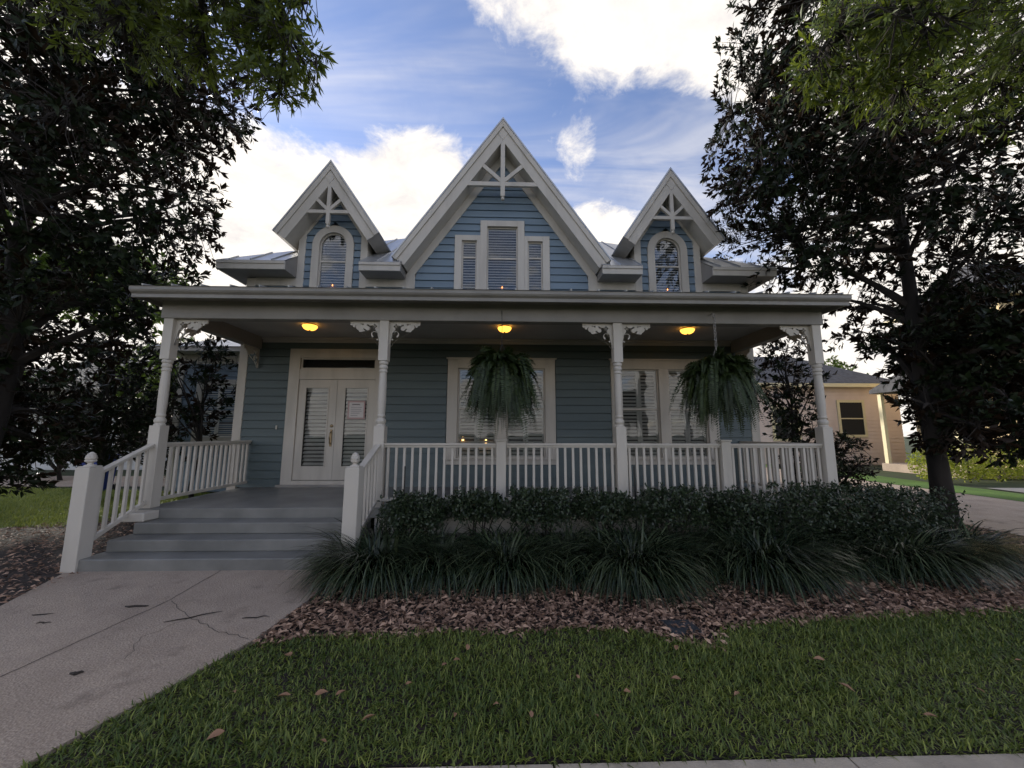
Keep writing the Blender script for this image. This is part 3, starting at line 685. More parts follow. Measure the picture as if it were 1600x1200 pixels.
q = MB(); q.add([(XL - .02, YF - .035, 3.717), (XR + .02, YF - .035, 3.717), (XR - IN, YW - .02, ZR), (XL + IN, YW - .02, ZR), (XL - .02, YW, 3.717), (XR + .02, YW, 3.717)], [(0, 1, 2, 3), (0, 3, 4), (1, 5, 2)])
proof = q.build('porch_roof', 'metalroof', H)
x = XL + .2
while x < XR:
    f = 1.0 if XL + IN < x < XR - IN else max(min((x - XL) / IN, (XR - x) / IN), .05)
    q = MB(); q.bar((x, YF - .04, 3.728), (x, YF - .035 + (YW - YF) * f, 3.728 + (ZR - 3.717) * f), .018, .028, (0, -.22, 1)); q.build('roof_seam', 'metalroof', proof); x += .41

# railings
q = MB(); q.box(-.017, .017, -.017, .017, 0, .775); balm = q.mesh('baluster', 'white')
def railing(a, c, name='railing', n=None):
    (ax, ay), (cx, cy) = a, c; q = MB(); d = Vector((cx - ax, cy - ay, 0)); Ln = d.length; d.normalize()
    for z0, z1, w in ((1.448, 1.483, .085), (1.418, 1.448, .05), (.640, .690, .05)):
        q.bar((ax, ay, (z0 + z1) / 2), (cx, cy, (z0 + z1) / 2), z1 - z0, w, (-d.y, d.x, 0))
    r = q.build(name, 'white', H, bevel=.004); n = n or max(2, round(Ln / .1145))
    for i in range(n): 
        t = (i + .5) / n; place('baluster', balm, r, (ax + (cx - ax) * t, ay + (cy - ay) * t, .666))
    return r
mids = [0.0, 3.405]
for a, c in ((-1.735, -.075), (.075, 1.735), (1.885, 3.335), (3.475, 4.925)): railing((a, YP), (c, YP))
for xx in (-5.05, 5.0): railing((xx, YP + .075), (xx, YW - .03))
for xm in mids:
    q = MB(); q.box(xm - .072, xm + .072, YP - .072, YP + .072, FL, 1.515); q.box(xm - .085, xm + .085, YP - .085, YP + .085, 1.515, 1.54); q.build('rail_post', 'white', H, bevel=.005)
# stair newels, finials, sloping rails
def acorn(c):
    q = MB(); q.lathe([(.055, 0), (.055, .012), (.03, .018), (.024, .035), (.035, .045), (.052, .055), (.056, .068), (.050, .074)], c, 16)
    q.lathe([(.049, .072), (.054, .09), (.050, .115), (.036, .145), (.014, .168), (.002, .172)], c, 16)
    for i in range(9):                       # scales of the cone
        for r_ in range(3):
            a = 2 * math.pi * (i + .5 * (r_ % 2)) / 9; rr = (.053, .048, .036)[r_]; zz = (.092, .118, .142)[r_]
            p = Vector((c[0] + rr * math.cos(a), c[1] + rr * math.sin(a), c[2] + zz)); q.add([p + Vector((0, 0, .013)), p + Vector((-.011 * math.sin(a), .011 * math.cos(a), 0)), p + Vector((.011 * math.sin(a), -.011 * math.cos(a), 0)), p + Vector((.006 * math.cos(a), .006 * math.sin(a), -.003))], [(0, 1, 3), (0, 3, 2), (1, 2, 3)])
    return q
for nx, ny, px_ in ((-5.05, 4.83, -5.05), (-1.82, 4.80, -1.81)):
    q = MB(); q.box(nx - .086, nx + .086, ny - .086, ny + .086, 0.0, 1.205); q.box(nx - .078, nx + .078, ny - .078, ny + .078, 1.205, 1.222)
    nw = q.build('newel_post', 'white', H, bevel=.006); acorn((nx, ny, 1.222)).build('acorn_finial', 'white', nw, smooth=True)
    q = MB(); y0, y1 = ny + .086, YP - .078
    q.bar((nx, y0, 1.12), (px_, y1, 1.455), .04, .085, (1, 0, 0)); sr = q.build('stair_rail', 'white', H, bevel=.004)
    q = MB(); q.bar((nx, y0, .30), (px_, y1, .655), .05, .05, (1, 0, 0)); q.build('bottom_rail', 'white', sr, bevel=.004)
    for i in range(6):
        t = (i + .6) / 6.2; yb = y0 + (y1 - y0) * t; zl = .30 + .355 * t; zh = 1.12 + .335 * t; xx = nx + (px_ - nx) * t
        q = MB(); q.box(xx - .017, xx + .017, yb - .017, yb + .017, zl, zh); q.build('baluster', 'white', sr)

# rear wing on the left
q = MB(); q.box(-9.3, -5.42, 11.0, 15.0, 0, 3.9); wing = q.build('rear_wing', 'siding', H)
for i in range(23): board(-9.28, -5.43, .12 + i * EXP, .12 + (i + 1) * EXP, 11.0, wing, 'siding')
q = MB(); q.box(-9.36, -9.2, 10.95, 11.1, 0, 3.9); q.box(-9.3, -5.45, 10.965, 11.0, 3.62, 3.9); q.build('corner_boards', 'white', wing)
q = MB(); q.box(-9.75, -5.45, 10.45, 15.4, 3.9, 4.02); q.build('wing_eave', 'white', wing)
q = MB(); q.add([(-9.8, 10.4, 4.025), (-5.45, 10.4, 4.025), (-5.45, 13, 5.0), (-8.2, 13, 5.0), (-9.8, 15.4, 4.025), (-5.45, 15.4, 4.025)], [(0, 1, 2, 3), (0, 3, 4), (3, 2, 5, 4)]); q.build('wing_roof', 'metalroof', wing)
q = MB(); frame(q, -8.62, -7.62, 1.5, 3.0, .16, 10.93, 11.02); q.box(-8.86, -7.4, 10.90, 11.0, 1.28, 1.36)
ww = q.build('wing_window', 'white', wing)
q = MB(); xm = -8.12
for a, c in ((-8.62, xm), (xm, -7.62)):
    for d, e in ((1.5, 2.2), (2.2, 3.0)): frame(q, a + .05, c - .05, d + .05, e - .05, .045, 10.955, 10.975); slats(q, a + .05, c - .05, d + .05, e - .05, 10.985, .06, .045, 35)
q.box(-8.62, -7.62, 10.99, 10.998, 1.5, 3.0, 1); q.build('wing_shutter', ['slat', 'dark'], ww)

# ------------------------------------------------------------------ small things on and about the porch
for x, lab in ((-3.50, 'lit amber ceiling light above the front door'), (0.05, 'lit amber ceiling light above the middle hanging fern'), (3.48, 'lit amber ceiling light left of the right hanging fern')):
    t = thing('ceiling_light', (x, 6.72, 3.6), lab, 'ceiling light', 'porch ceiling lights')
    q = MB(); q.lathe([(.085, 0), (.10, -.008), (.10, -.022), (.09, -.03)], (x, 6.72, 3.6), 20); q.build('mount', 'brass', t, smooth=True)
    q = MB(); q.lathe([(.120, -.028), (.128, -.04), (.122, -.058), (.098, -.09), (.07, -.106), (.02, -.11)], (x, 6.72, 3.6), 24); q.build('lamp_shade', 'amber', t, smooth=True)
    q = MB(); q.lathe([(.012, -.108), (.02, -.118), (.012, -.133), (.002, -.138)], (x, 6.72, 3.6), 10); q.build('knob', 'brass', t)
t = tag(MB().box(-3.145, -2.795, YW - .030, YW - .0265, 1.915, 2.285).box(-3.115, -2.825, YW - .032, YW - .0305, 1.945, 2.255, 1)
        .box(-3.06, -2.90, YW - .0335, YW - .0325, 2.20, 2.225, 2).box(-3.08, -2.86, YW - .0335, YW - .0325, 2.15, 2.16, 2).box(-3.08, -2.87, YW - .0335, YW - .0325, 2.11, 2.12, 2)
        .box(-3.08, -2.86, YW - .0335, YW - .0325, 2.07, 2.08, 2).box(-3.08, -2.90, YW - .0335, YW - .0325, 2.03, 2.04, 2).box(-3.08, -2.94, YW - .0335, YW - .0325, 1.98, 1.99, 2)
        .build('notice', ['paperpink', 'paper', 'ink'], loc=(-2.97, YW - .03, 2.1)), 'white paper notice with pink border on the right door glass', 'notice')
for x, lab in ((-3.66, 'small orange candle lamp in the left dormer window'), (0.0, 'small orange candle lamp in the gable window'), (3.66, 'small orange candle lamp in the right dormer window')):
    t = thing('candle_lamp', (x, YW + .05, 4.5), lab, 'lamp', 'candle lamps in the upper windows')
    q = MB(); q.lathe([(.03, 0), (.03, .01), (.012, .02), (.012, .27)], (x, YW + .047, 4.5), 10); q.build('candle', 'white', t)
    q = MB(); q.lathe([(.004, .27), (.011, .28), (.009, .30), (.002, .318)], (x, YW + .047, 4.5), 10); q.build('flame', 'flame', t, smooth=True)
for x, z_, lab in ((-.80, 1.42, 'glowing table lamp at the left edge of the middle porch window'), (-.32, 1.38, 'glowing table lamp left of centre in the middle porch window')):
    t = thing('table_lamp', (x, YW + .135, 1.15), lab, 'lamp', 'lamps inside the porch window')
    q = MB(); q.lathe([(.05, 0), (.05, .015), (.012, .03), (.012, z_ - 1.15)], (x, YW + .135, 1.15), 10); q.build('lamp_stand', 'brass', t)
    q = MB(); q.lathe([(.022, 0), (.022, .10), (.012, .14)], (x, YW + .135, z_), 12); q.build('lamp_shade', 'lampglow', t)
for x, lab in ((-1.35, 'thin black stake at the steps end of the hedge'), (1.90, 'thin black stake beside the third porch post')):
    q = MB(); q.tube([(x, 5.40, -.02), (x + .004, 5.40, .6), (x, 5.40, 1.17)], [.012, .011, .009], 6); q.box(x - .02, x + .02, 5.385, 5.415, .50, .62)
    tag(q.build('garden_stake', 'blackmetal', loc=(x, 5.40, 0)), lab, 'stake', 'black garden stakes')

def fern(x, y, zc, label, seed, chunky):
    r = np.random.default_rng(seed); t = thing('hanging_fern', (x, y, zc), label, 'hanging plant', 'ferns hanging from the porch beam')
    n = 640; az = r.random(n) * 2 * np.pi; P = []; Dd = []; Nn = []; LL = []; k = 40
    for i in range(n):
        L = (r.uniform(.30, .56) if i % 3 else r.uniform(.62, 1.22)) * (1 + .16 * math.sin(2 * az[i] + seed) + .1 * math.sin(5 * az[i])); a0 = r.uniform(.0, 1.5); kk = r.uniform(.75, 1.1) if i % 3 else r.uniform(.25, .46); end = r.uniform(1.9, 2.9) if i % 3 else r.uniform(2.7, 3.1)
        ca, sa = math.cos(az[i]), math.sin(az[i]); p = np.array([x + .09 * ca, y + .09 * sa, zc + .02]); tw = r.uniform(-.9, .9)
        for j in range(k):
            s_ = j / k; ang = a0 + (end - a0) * min(1, s_ / kk) ** .9 + .12 * math.sin(8 * s_ + i); d = np.array([ca * math.sin(ang), sa * math.sin(ang), math.cos(ang)]); p = p + d * L / k
            side = np.array([-sa, ca, 0]) * math.cos(tw) + np.array([0, 0, 1]) * math.sin(tw); nn = np.cross(side, d)
            ln = .072 * math.sin(math.pi * (.14 + .84 * s_)) ** .7 * r.uniform(.8, 1.15)
            for q_ in (-1, 1): P.append(p); Dd.append(side * q_ + d * .35 + nn * r.uniform(-.3, .1)); Nn.append(nn); LL.append(ln)
    P, Dd, Nn, LL = map(np.array, (P, Dd, Nn, LL)); V, F, rd = leaves(P, Dd, Nn, LL, LL * .40, .1, .08)
    rd = np.clip(np.repeat(np.repeat(r.random(n), 2 * k), 5) * .7 + rd * .3, 0, 1)
    npobj('fronds', V, F, 'fern', t, rd)
    q = MB(); q.lathe([(.04, -.17), (.11, -.14), (.15, -.05), (.16, .02), (.13, .03)], (x, y, zc), 16); q.build('basket', 'fibre', t)
    q = MB(); zt = 3.46
    for a in range(3): q.tube([(x + .15 * math.cos(a * 2.09), y + .15 * math.sin(a * 2.09), zc + .02), (x, y, zc + .42)], [.004, .004], 5)
    if chunky:
        z_ = zc + .42; k = 0
        while z_ < zt - .01:
            w = .018; pts = [(x + (w * math.cos(a) if k % 2 == 0 else 0), y + (w * math.cos(a) if k % 2 else 0), z_ + .024 + .03 * math.sin(a)) for a in np.linspace(0, 2 * np.pi, 11)]
            q.tube(pts, [.0065] * 11, 5, cap=False); z_ += .046; k += 1
    else: q.tube([(x, y, zc + .42), (x + .003, y, (zc + zt) / 2 + .2), (x, y, zt)], [.005, .005, .005], 5)
    q.tube([(x, y, zt - .02), (x, y + .02, zt + .02), (x, 5.62, zt + .02)], [.007, .007, .007], 6)
    q.build('hanger_chain', 'trimgrey' if chunky else 'blackmetal', t)
fern(0.0, 5.47, 2.55, 'bushy fern hanging on a thin hook before the middle porch window', 11, False)
fern(3.26, 5.47, 2.53, 'bushy fern hanging on a chunky white chain before the right porch window', 12, True)

# ------------------------------------------------------------------ planting before the porch
def shrub(x, y, rx, ry, z0, z1, n, label, seed):
    r = np.random.default_rng(seed); t = thing('boxwood_shrub', (x, y, 0), label, 'shrub', 'clipped shrubs along the porch')
    q = MB(); tips = []
    for i in range(9):
        a = r.random() * 6.28; e = (x + rx * .75 * math.cos(a) * r.uniform(.3, 1), y + ry * .7 * math.sin(a) * r.uniform(.3, 1), r.uniform(z0 + .1, z1 - .06)); b0 = (x + .05 * math.cos(a), y + .05 * math.sin(a), -.03)
        m = ((b0[0] * .55 + e[0] * .45) + r.uniform(-.05, .05), (b0[1] * .55 + e[1] * .45) + r.uniform(-.05, .05), e[2] * .5)
        q.tube([b0, m, e], [.014, .010, .004], 5); tips.append((m, e))
    q.build('stems', 'barkthin', t)
    # leaves: flat-topped body with ragged sprigs
    u = r.random((n * 2, 3)) * 2 - 1; rad = (np.abs(u[:, 0]) ** 3 + np.abs(u[:, 1]) ** 3 + np.abs(u[:, 2]) ** 4); keep = (rad < 1.0) & (rad > .12 * r.random(n * 2)); u = u[keep][:n]
    wob = 1 + .18 * np.sin(u[:, 0] * 5 + seed) * np.cos(u[:, 1] * 4 + seed * 2)
    hz = (z1 - z0) / 2; P = np.stack([x + u[:, 0] * rx * wob, y + u[:, 1] * ry * wob, (z0 + z1) / 2 + u[:, 2] * hz * (1 + .12 * np.sin(u[:, 0] * 6 + seed) * np.cos(u[:, 1] * 5))], 1)
    low = P[:, 2] < z0 + .12; P = P[~(low & (r.random(len(P)) < .6))]
    D = r.normal(size=P.shape) + np.array([0, 0, .5]); Nn = r.normal(size=P.shape) + np.array([0, 0, 1.0])
    sp = []                                  # sprigs standing out of the top
    for i in range(26):
        bx, by = x + rx * r.uniform(-.9, .9), y + ry * r.uniform(-.9, .9); hh = r.uniform(.03, .10)
        for j in range(9): sp.append((bx + r.normal() * .012, by + r.normal() * .012, z1 - .02 + hh * j / 9))
    sp = np.array(sp); P = np.concatenate([P, sp]); D = np.concatenate([D, r.normal(size=sp.shape) + np.array([0, 0, .6])]); Nn = np.concatenate([Nn, r.normal(size=sp.shape) + np.array([0, 0, 1])])
    L = r.uniform(.036, .064, len(P)); V, F, rd = leaves(P, D, Nn, L, L * .52); rd = rd ** 1.5; npobj('foliage', V, F, 'boxleaf', t, rd)
ords = ['first', 'second', 'third', 'fourth', 'fifth', 'sixth', 'seventh', 'eighth', 'ninth']
SH = [(-1.15, 5.20, .42, .34, .32, .78), (-.32, 5.24, .40, .30, .46, .80), (.52, 5.16, .44, .34, .38, .86), (1.40, 5.22, .44, .32, .42, .80), (2.30, 5.16, .47, .36, .36, .86),
      (3.22, 5.22, .46, .34, .30, .82), (4.18, 5.14, .52, .38, .24, .90), (5.12, 5.25, .52, .42, .20, .86), (6.00, 5.55, .52, .46, .16, .80)]
for i, a in enumerate(SH):
    shrub(*a, 4200, ords[i] + ' clipped dark shrub along the porch, counted from the steps', 30 + i)
def clump(x, y, rad, h, n, label, seed):
    r = np.random.default_rng(seed); n = int(n * 1.25); a = r.random(n) * 2 * np.pi; rr = np.sqrt(r.random(n)) * .42 * rad; P = np.stack([x + rr * np.cos(a), y + rr * np.sin(a) * .8, np.full(n, -.02)], 1)
    az = a + r.normal(size=n) * .75; L = r.uniform(.6, 1.2, n) * (rad * .62 + .40); tilt = r.uniform(.0, .55, n); bend = r.uniform(1.5, 2.8, n)
    V, F, rd = blades(P, az, L, r.uniform(.016, .028, n), tilt, bend, 7, 1.0); rd = rd ** 2.2; dead = np.repeat(r.random(n) < .03, 16); rd[dead] = 1.0
    V[:, 2] = np.maximum(V[:, 2], .008 + .03 * np.repeat(r.random(n), 16))
    o = npobj('liriope_clump', V, F, 'lily', None, rd, (x, y, 0)); tag(o, label, 'grass clump', 'strappy grass clumps before the hedge')
CL = [(-1.42, 4.60, .74, 1426), (-.68, 4.62, .60, 1054), (.08, 4.60, .66, 1178), (.80, 4.68, .58, 930), (1.50, 4.50, .80, 1550), (2.28, 4.76, .60, 992), (3.08, 4.58, .82, 1550), (4.02, 4.82, .64, 1054), (4.90, 4.70, .78, 1426), (5.85, 4.90, .68, 1116)]
ords2 = ords + ['tenth']
for i, (x, y, rad, n) in enumerate(CL): clump(x, y, rad, .5, n, ords2[i] + ' arching dark grass clump before the porch hedge, counted from the steps', 60 + i)

def inside(P, poly):
    x, y = P[:, 0], P[:, 1]; c = np.zeros(len(P), bool); n = len(poly)
    for i in range(n):
        (x0, y0), (x1, y1) = poly[i], poly[(i + 1) % n]
        k = ((y0 > y) != (y1 > y)) & (x < (x1 - x0) * (y - y0) / ((y1 - y0) if y1 != y0 else 1e-9) + x0); c ^= k
    return c
def scatter(poly, n, r):
    a = np.array(poly); lo, hi = a.min(0), a.max(0); P = lo + r.random((int(n * 2.2), 2)) * (hi - lo); P = P[inside(P, poly)]; return P[:n]
# leaf litter on the beds
r = np.random.default_rng(5)
def litter(name, polys, label):
    Ps = [scatter(p, n, r) for p, n in polys]; P2 = np.concatenate(Ps); n = len(P2)
    P = np.stack([P2[:, 0], P2[:, 1], r.uniform(-.012, .035, n)], 1); az = r.random(n) * 6.28; el = r.normal(size=n) * .28
    D = np.stack([np.cos(az) * np.cos(el), np.sin(az) * np.cos(el), np.sin(el)], 1); Nn = np.stack([r.normal(size=n) * .45, r.normal(size=n) * .45, np.ones(n)], 1)
    L = r.uniform(.025, .085, n); V, F, rd = leaves(P, D, Nn, L, L * r.uniform(.22, .5, n), .22, .12)
    V[:, 2] = np.maximum(V[:, 2], -.008); rd = rd ** 1.7
    tag(npobj(name, V, F, 'litter', None, rd), label, 'leaf litter', kind='stuff')
FRONT_BED = [(-1.90, 3.15)] + LAWN_EDGE[1:] + [(8.4, 5.2), (-1.85, 5.2)]
litter('leaf_litter', [([(-1.90, 3.12)] + [(x, y - .05) for x, y in LAWN_EDGE[1:]] + [(8.4, 4.3), (5, 4.35), (-1.85, 4.35)], 17000), ([(5.2, 4.3), (8.45, 4.3), (8.45, 9.0), (5.3, 9.0)], 9000), ([(-1.85, 4.3), (5.2, 4.3), (5.2, 5.6), (-1.85, 5.6)], 4000)], 'brown leaf litter and bark mulch covering the bed before the porch')
litter('side_leaf_litter', [([(-9.0, 3.3), (-4.55, 3.3), (-4.95, 5.0), (-5.1, 7.9), (-7.2, 7.9), (-9.0, 6.5)], 6000)], 'dark leaf litter and roots under the left magnolia')
# turf
n = 105000; P2 = scatter(LAWN, n, r); edge = r.normal(size=P2.shape) * .012; P2 = P2 + edge; n = len(P2)
hmul = .75 + .5 * np.sin(P2[:, 0] * 2.1 + 1) * np.sin(P2[:, 1] * 3.3 + P2[:, 0]) * .5 + r.random(n) * .35
P = np.stack([P2[:, 0], P2[:, 1], np.full(n, -.004)], 1)
V, F, rd = blades(P, r.random(n) * 6.28, r.uniform(.036, .075, n) * hmul, r.uniform(.0055, .0105, n), r.uniform(.1, 1.15, n), r.uniform(.3, 1.5, n), 3)
patch = .5 + .5 * np.sin(P2[:, 0] * 1.7 + 2 * np.sin(P2[:, 1] * 2.3)) * np.sin(P2[:, 1] * 2.9 + P2[:, 0] * .8)
rd = np.clip(rd ** 2.6 * .85 + np.repeat(patch, 8) * .20, 0, 1)
tag(npobj('lawn', V, F, 'turf', None, rd), 'short green lawn along the sidewalk', 'grass', kind='stuff')
n = 42000; P2 = scatter([(-15, 7.0), (-7.4, 7.0), (-6.4, 8.6), (-6.4, 10.4), (-15, 12)], n, r); n = len(P2)
V, F, rd = blades(np.stack([P2[:, 0], P2[:, 1], np.full(n, -.03)], 1), r.random(n) * 6.28, r.uniform(.06, .12, n), r.uniform(.008, .014, n), r.uniform(0, .6, n), r.uniform(.3, 1.2, n), 2)
tag(npobj('side_grass', V, F, 'turf', None, np.clip(rd + .3, 0, 1)), 'bright green grass beyond the left magnolia', 'grass', kind='stuff')
# dry leaves lying on the lawn
q = MB(); pts = [(0, 0, 0), (.018, .020, .006), (.034, .024, .012), (.056, .015, .010), (.078, 0, .002), (.056, -.015, .012), (.034, -.024, .014), (.018, -.020, .006), (.036, 0, .001)]
q.add(pts, [(0, 1, 8), (1, 2, 8), (2, 3, 8), (3, 4, 8), (4, 5, 8), (5, 6, 8), (6, 7, 8), (7, 0, 8)]); lm = q.mesh('fallen_leaf', 'dryleaf', smooth=True, recalc=False)
spots = [(-1.0, 2.53), (-.25, 2.37), (-1.65, 2.59), (-1.27, 2.54), (-1.13, 2.54), (-.77, 2.32), (-1.47, 2.27), (-.24, 2.99), (-.28, 2.88), (.18, 2.32), (.52, 2.65), (.54, 2.34), (.81, 2.52), (1.18, 2.63), (1.48, 2.5), (2.2, 2.48), (3.65, 2.78), (2.3, 2.81), (2.41, 2.29), (-.4, 2.81), (-.89, 2.18), (-.04, 2.43), (-1.5, 2.95), (3.0, 2.5), (1.3, 2.95), (-.6, 2.62)]
for i, (x, y) in enumerate(spots):
    s_ = random.uniform(.45, 1.05); o = place('fallen_leaf', lm, None, (x, y, .048), random.random() * 6.28, (s_, s_ * random.uniform(.6, 1.1), s_)); o.rotation_euler.x = random.uniform(-.35, .35); o.rotation_euler.y = random.uniform(-.3, .3)
    tag(o, 'dry tan leaf fallen on the lawn grass', 'leaf', 'fallen leaves on the lawn')
TW = [((-3.40, 3.84), .22, 'thick dark twig on the walkway joint'), ((-4.1, 3.70), .16, 'dark twig near the left edge of the walkway'), ((-2.70, 3.62), .42, 'long curved twig across the walkway crack'), ((-2.16, 3.60), .22, 'twig at the right edge of the walkway near the grass clump'),
      ((-2.86, 2.84), .08, 'short bit of bark in the middle of the walkway'), ((-3.9, 3.55), .10, 'tiny twig left of the walkway joint')]
for i, ((x, y), L, lab) in enumerate(TW):
    a = random.uniform(-.5, .5) + .5; q = MB(); ps = []
    for k in range(6): ps.append((x + L * (k / 5 - .5) * math.cos(a) + random.uniform(-.012, .012), y + L * (k / 5 - .5) * math.sin(a) + random.uniform(-.012, .012), .017 + random.uniform(0, .004)))
    w = .011 if i in (0, 4) else .005; q.tube(ps, [w * .6, w, w * 1.1, w, w * .8, w * .3], 5); tag(q.build('twig', 'barkthin', loc=(x, y, .012)), lab, 'twig', 'twigs on the walkway')
q = MB(); q.box(1.40, 1.66, 3.24, 3.46, -.03, .022); q.box(1.415, 1.645, 3.255, 3.445, .022, .027); q.box(1.51, 1.55, 3.34, 3.36, .027, .031); tag(q.build('utility_cover', 'plate', loc=(1.53, 3.35, 0), bevel=.004), 'dark utility box lid half buried in leaf litter', 'utility cover')

# ------------------------------------------------------------------ trees
def tree(name, label, base, trunk_top, tr, ells, n_limb, n_clump, per, leaf, mat, seed, lean=(0, 0), group=None, gap=.25, bark='bark', limb_start=.18, maxtw=1.5, droop=0.0, twig_r=.006, targets=None, limb_r=.09, rej=None, bough=None):
    """trunk, limbs reaching into the crown ellipsoids, twigs to every leaf whorl, leaves"""
    r = np.random.default_rng(seed); t = thing(name, base, label, 'tree', group); B = np.array(base, float)
    k = 10; tp = [B + np.array([lean[0] * (i / k) ** 1.3 + .05 * math.sin(i * 1.7 + seed), lean[1] * (i / k) ** 1.3 + .05 * math.cos(i * 1.3 + seed), trunk_top * i / k - (.1 if i == 0 else 0)]) for i in range(k + 1)]
    trd = [tr * (1.2 if i == 0 else 1) * (1 - .82 * i / k) for i in range(k + 1)]
    q = MB(); q.tube(tp, trd, 12); q.build('trunk', bark, t, smooth=True)
    tp = np.array(tp); LP = [tp[3:]]; q = MB(); hubs = []
    for bp_ in (bough or []):               # main boughs: (height on the trunk, way points)
        s0 = tp[int(bp_[0] * k)]; way = [s0] + [np.array(w_, float) for w_ in bp_[1]]; pts = []
        for a_, c_ in zip(way[:-1], way[1:]): pts += [a_ + (c_ - a_) * u + np.array([0, 0, .10 * math.sin(math.pi * u)]) + r.normal(size=3) * .02 for u in np.linspace(0, 1, 6)[:-1]]
        pts.append(way[-1]); q.tube(pts, list(np.linspace(tr * .42, .018, len(pts))), 8); hubs += pts[len(pts) // 3:]; LP.append(np.array(pts[4:]))
    hubs = np.array(hubs) if hubs else None
    vol = np.array([e[2] if len(e) > 2 else e[1][0] * e[1][1] * e[1][2] for e in ells]); vol = vol / vol.sum()
    for i in range(n_limb):
        if targets is not None and i < len(targets): tgt = np.array(targets[i], float)
        else:
            e = ells[r.choice(len(ells), p=vol)]; d = unit(r.normal(size=3)); tgt = np.array(e[0]) + d * np.array(e[1]) * r.uniform(.55, .9)
        # limb leaves the trunk below its target
        hz = np.clip((tgt[2] - B[2] - r.uniform(.3, 1.6)) / trunk_top, limb_start, .95); s = hz * k; j = min(int(s), k - 1); st = tp[j] + (tp[j + 1] - tp[j]) * (s - j)
        if hubs is not None and np.linalg.norm(tgt - st) > 1.6:
            dd = np.linalg.norm(hubs - tgt, axis=1); st = hubs[np.argsort(dd)[r.integers(0, 4)]]
        ctrl = (st + tgt) / 2 + np.array([0, 0, r.uniform(.1, .6) if hubs is None else r.uniform(.02, .18)]) + r.normal(size=3) * (.25 if hubs is None else .10); m = 9
        pts = [st * (1 - u) ** 2 + 2 * ctrl * u * (1 - u) + tgt * u * u for u in np.linspace(0, 1, m)]; r0 = min(tr * (1 - .8 * hz) * .55, limb_r)
        q.tube(pts, [r0 * (1 - .9 * u) + .004 for u in np.linspace(0, 1, m)], 6); LP.append(np.array(pts[2:]))
    LP = np.concatenate(LP)
    C = []
    while len(C) < n_clump:
        e = ells[r.choice(len(ells), p=vol)]; d = unit(r.normal(size=3)); p = np.array(e[0]) + d * np.array(e[1]) * r.random() ** .42
        g = math.sin(p[0] * 2.3 + seed) + math.sin(p[1] * 2.1 + 1.3 * seed) + math.sin(p[2] * 2.6 + .7 * seed) + .6 * math.sin(p[0] * 5.1 + p[2] * 4.3)
        if g < -3.6 + gap * 8 * (.5 + .5 * r.random()) - 1.4: continue
        if rej is not None and rej(p): continue
        C.append(p)
    C = np.array(C); d2 = ((C[:, None, :] - LP[None]) ** 2).sum(-1); near = d2.argmin(1); dist = np.sqrt(d2[np.arange(len(C)), near]); S = LP[near]
    far = dist > maxtw; C[far] = S[far] + (C[far] - S[far]) / dist[far][:, None] * maxtw * r.uniform(.6, 1, far.sum())[:, None]
    for s0, c0 in zip(S, C):
        mid = (s0 + c0) / 2 + np.array([0, 0, .06 - droop * .3]) + r.normal(size=3) * .05
        q.tube([s0, mid, c0], [twig_r * 1.5, twig_r, twig_r * .5], 3, cap=False)
    q.build('branches', 'barkthin', t)
    ax = unit(C - S + np.array([0, 0, .15 - droop]) * np.linalg.norm(C - S, axis=1, keepdims=True)); n = len(C) * per
    A = np.repeat(ax, per, 0); off = r.random(n) ** 1.5; tw = np.repeat(np.minimum(dist, maxtw), per)
    P = np.repeat(C, per, 0) - A * (off * np.minimum(.32, tw * .6))[:, None]
    rad = unit(np.cross(A, r.normal(size=(n, 3)))); tilt = r.uniform(.5, 1.35, n) * (.6 + .6 * off)
    D = A * np.cos(tilt)[:, None] + rad * np.sin(tilt)[:, None] + np.array([0, 0, -droop * .6]); Nn = A + rad * -.4 + r.normal(size=(n, 3)) * .25 + np.array([0, 0, .4])
    L = r.uniform(*leaf[0], n); V, F, rd = leaves(P, D, Nn, L, L * r.uniform(*leaf[1], n), .10, .10)
    npobj('crown', V, F, mat, t, rd, kind='stuff')
    return t
MAG = ((.10, .175), (.34, .46))
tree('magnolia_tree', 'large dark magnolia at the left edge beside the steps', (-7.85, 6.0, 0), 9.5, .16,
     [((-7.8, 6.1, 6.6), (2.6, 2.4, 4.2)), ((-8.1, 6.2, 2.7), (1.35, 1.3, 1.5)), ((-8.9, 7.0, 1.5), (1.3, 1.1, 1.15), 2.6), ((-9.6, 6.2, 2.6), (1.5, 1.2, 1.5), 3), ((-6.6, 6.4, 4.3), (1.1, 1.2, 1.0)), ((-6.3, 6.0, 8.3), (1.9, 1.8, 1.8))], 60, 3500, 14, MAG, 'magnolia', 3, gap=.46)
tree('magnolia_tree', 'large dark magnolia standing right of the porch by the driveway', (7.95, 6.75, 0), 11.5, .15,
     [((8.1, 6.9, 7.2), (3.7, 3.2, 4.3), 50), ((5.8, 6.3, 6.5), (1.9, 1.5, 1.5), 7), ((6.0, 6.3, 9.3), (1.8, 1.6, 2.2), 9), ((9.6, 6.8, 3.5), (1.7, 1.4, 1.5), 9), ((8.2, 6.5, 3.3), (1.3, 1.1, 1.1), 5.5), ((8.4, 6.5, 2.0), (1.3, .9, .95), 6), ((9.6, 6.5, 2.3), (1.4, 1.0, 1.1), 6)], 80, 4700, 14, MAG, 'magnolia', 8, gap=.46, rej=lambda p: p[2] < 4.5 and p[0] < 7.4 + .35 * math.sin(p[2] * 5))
tree('young_magnolia_tree', 'slim young magnolia before the rear wing window', (-7.2, 9.2, 0), 3.6, .05, [((-7.2, 9.2, 3.1), (.85, .8, 1.2)), ((-7.4, 9.2, 1.9), (.7, .6, .6))], 16, 150, 9, ((.12, .19), (.3, .4)), 'magnolia', 21, gap=.2, limb_start=.35, maxtw=.6)
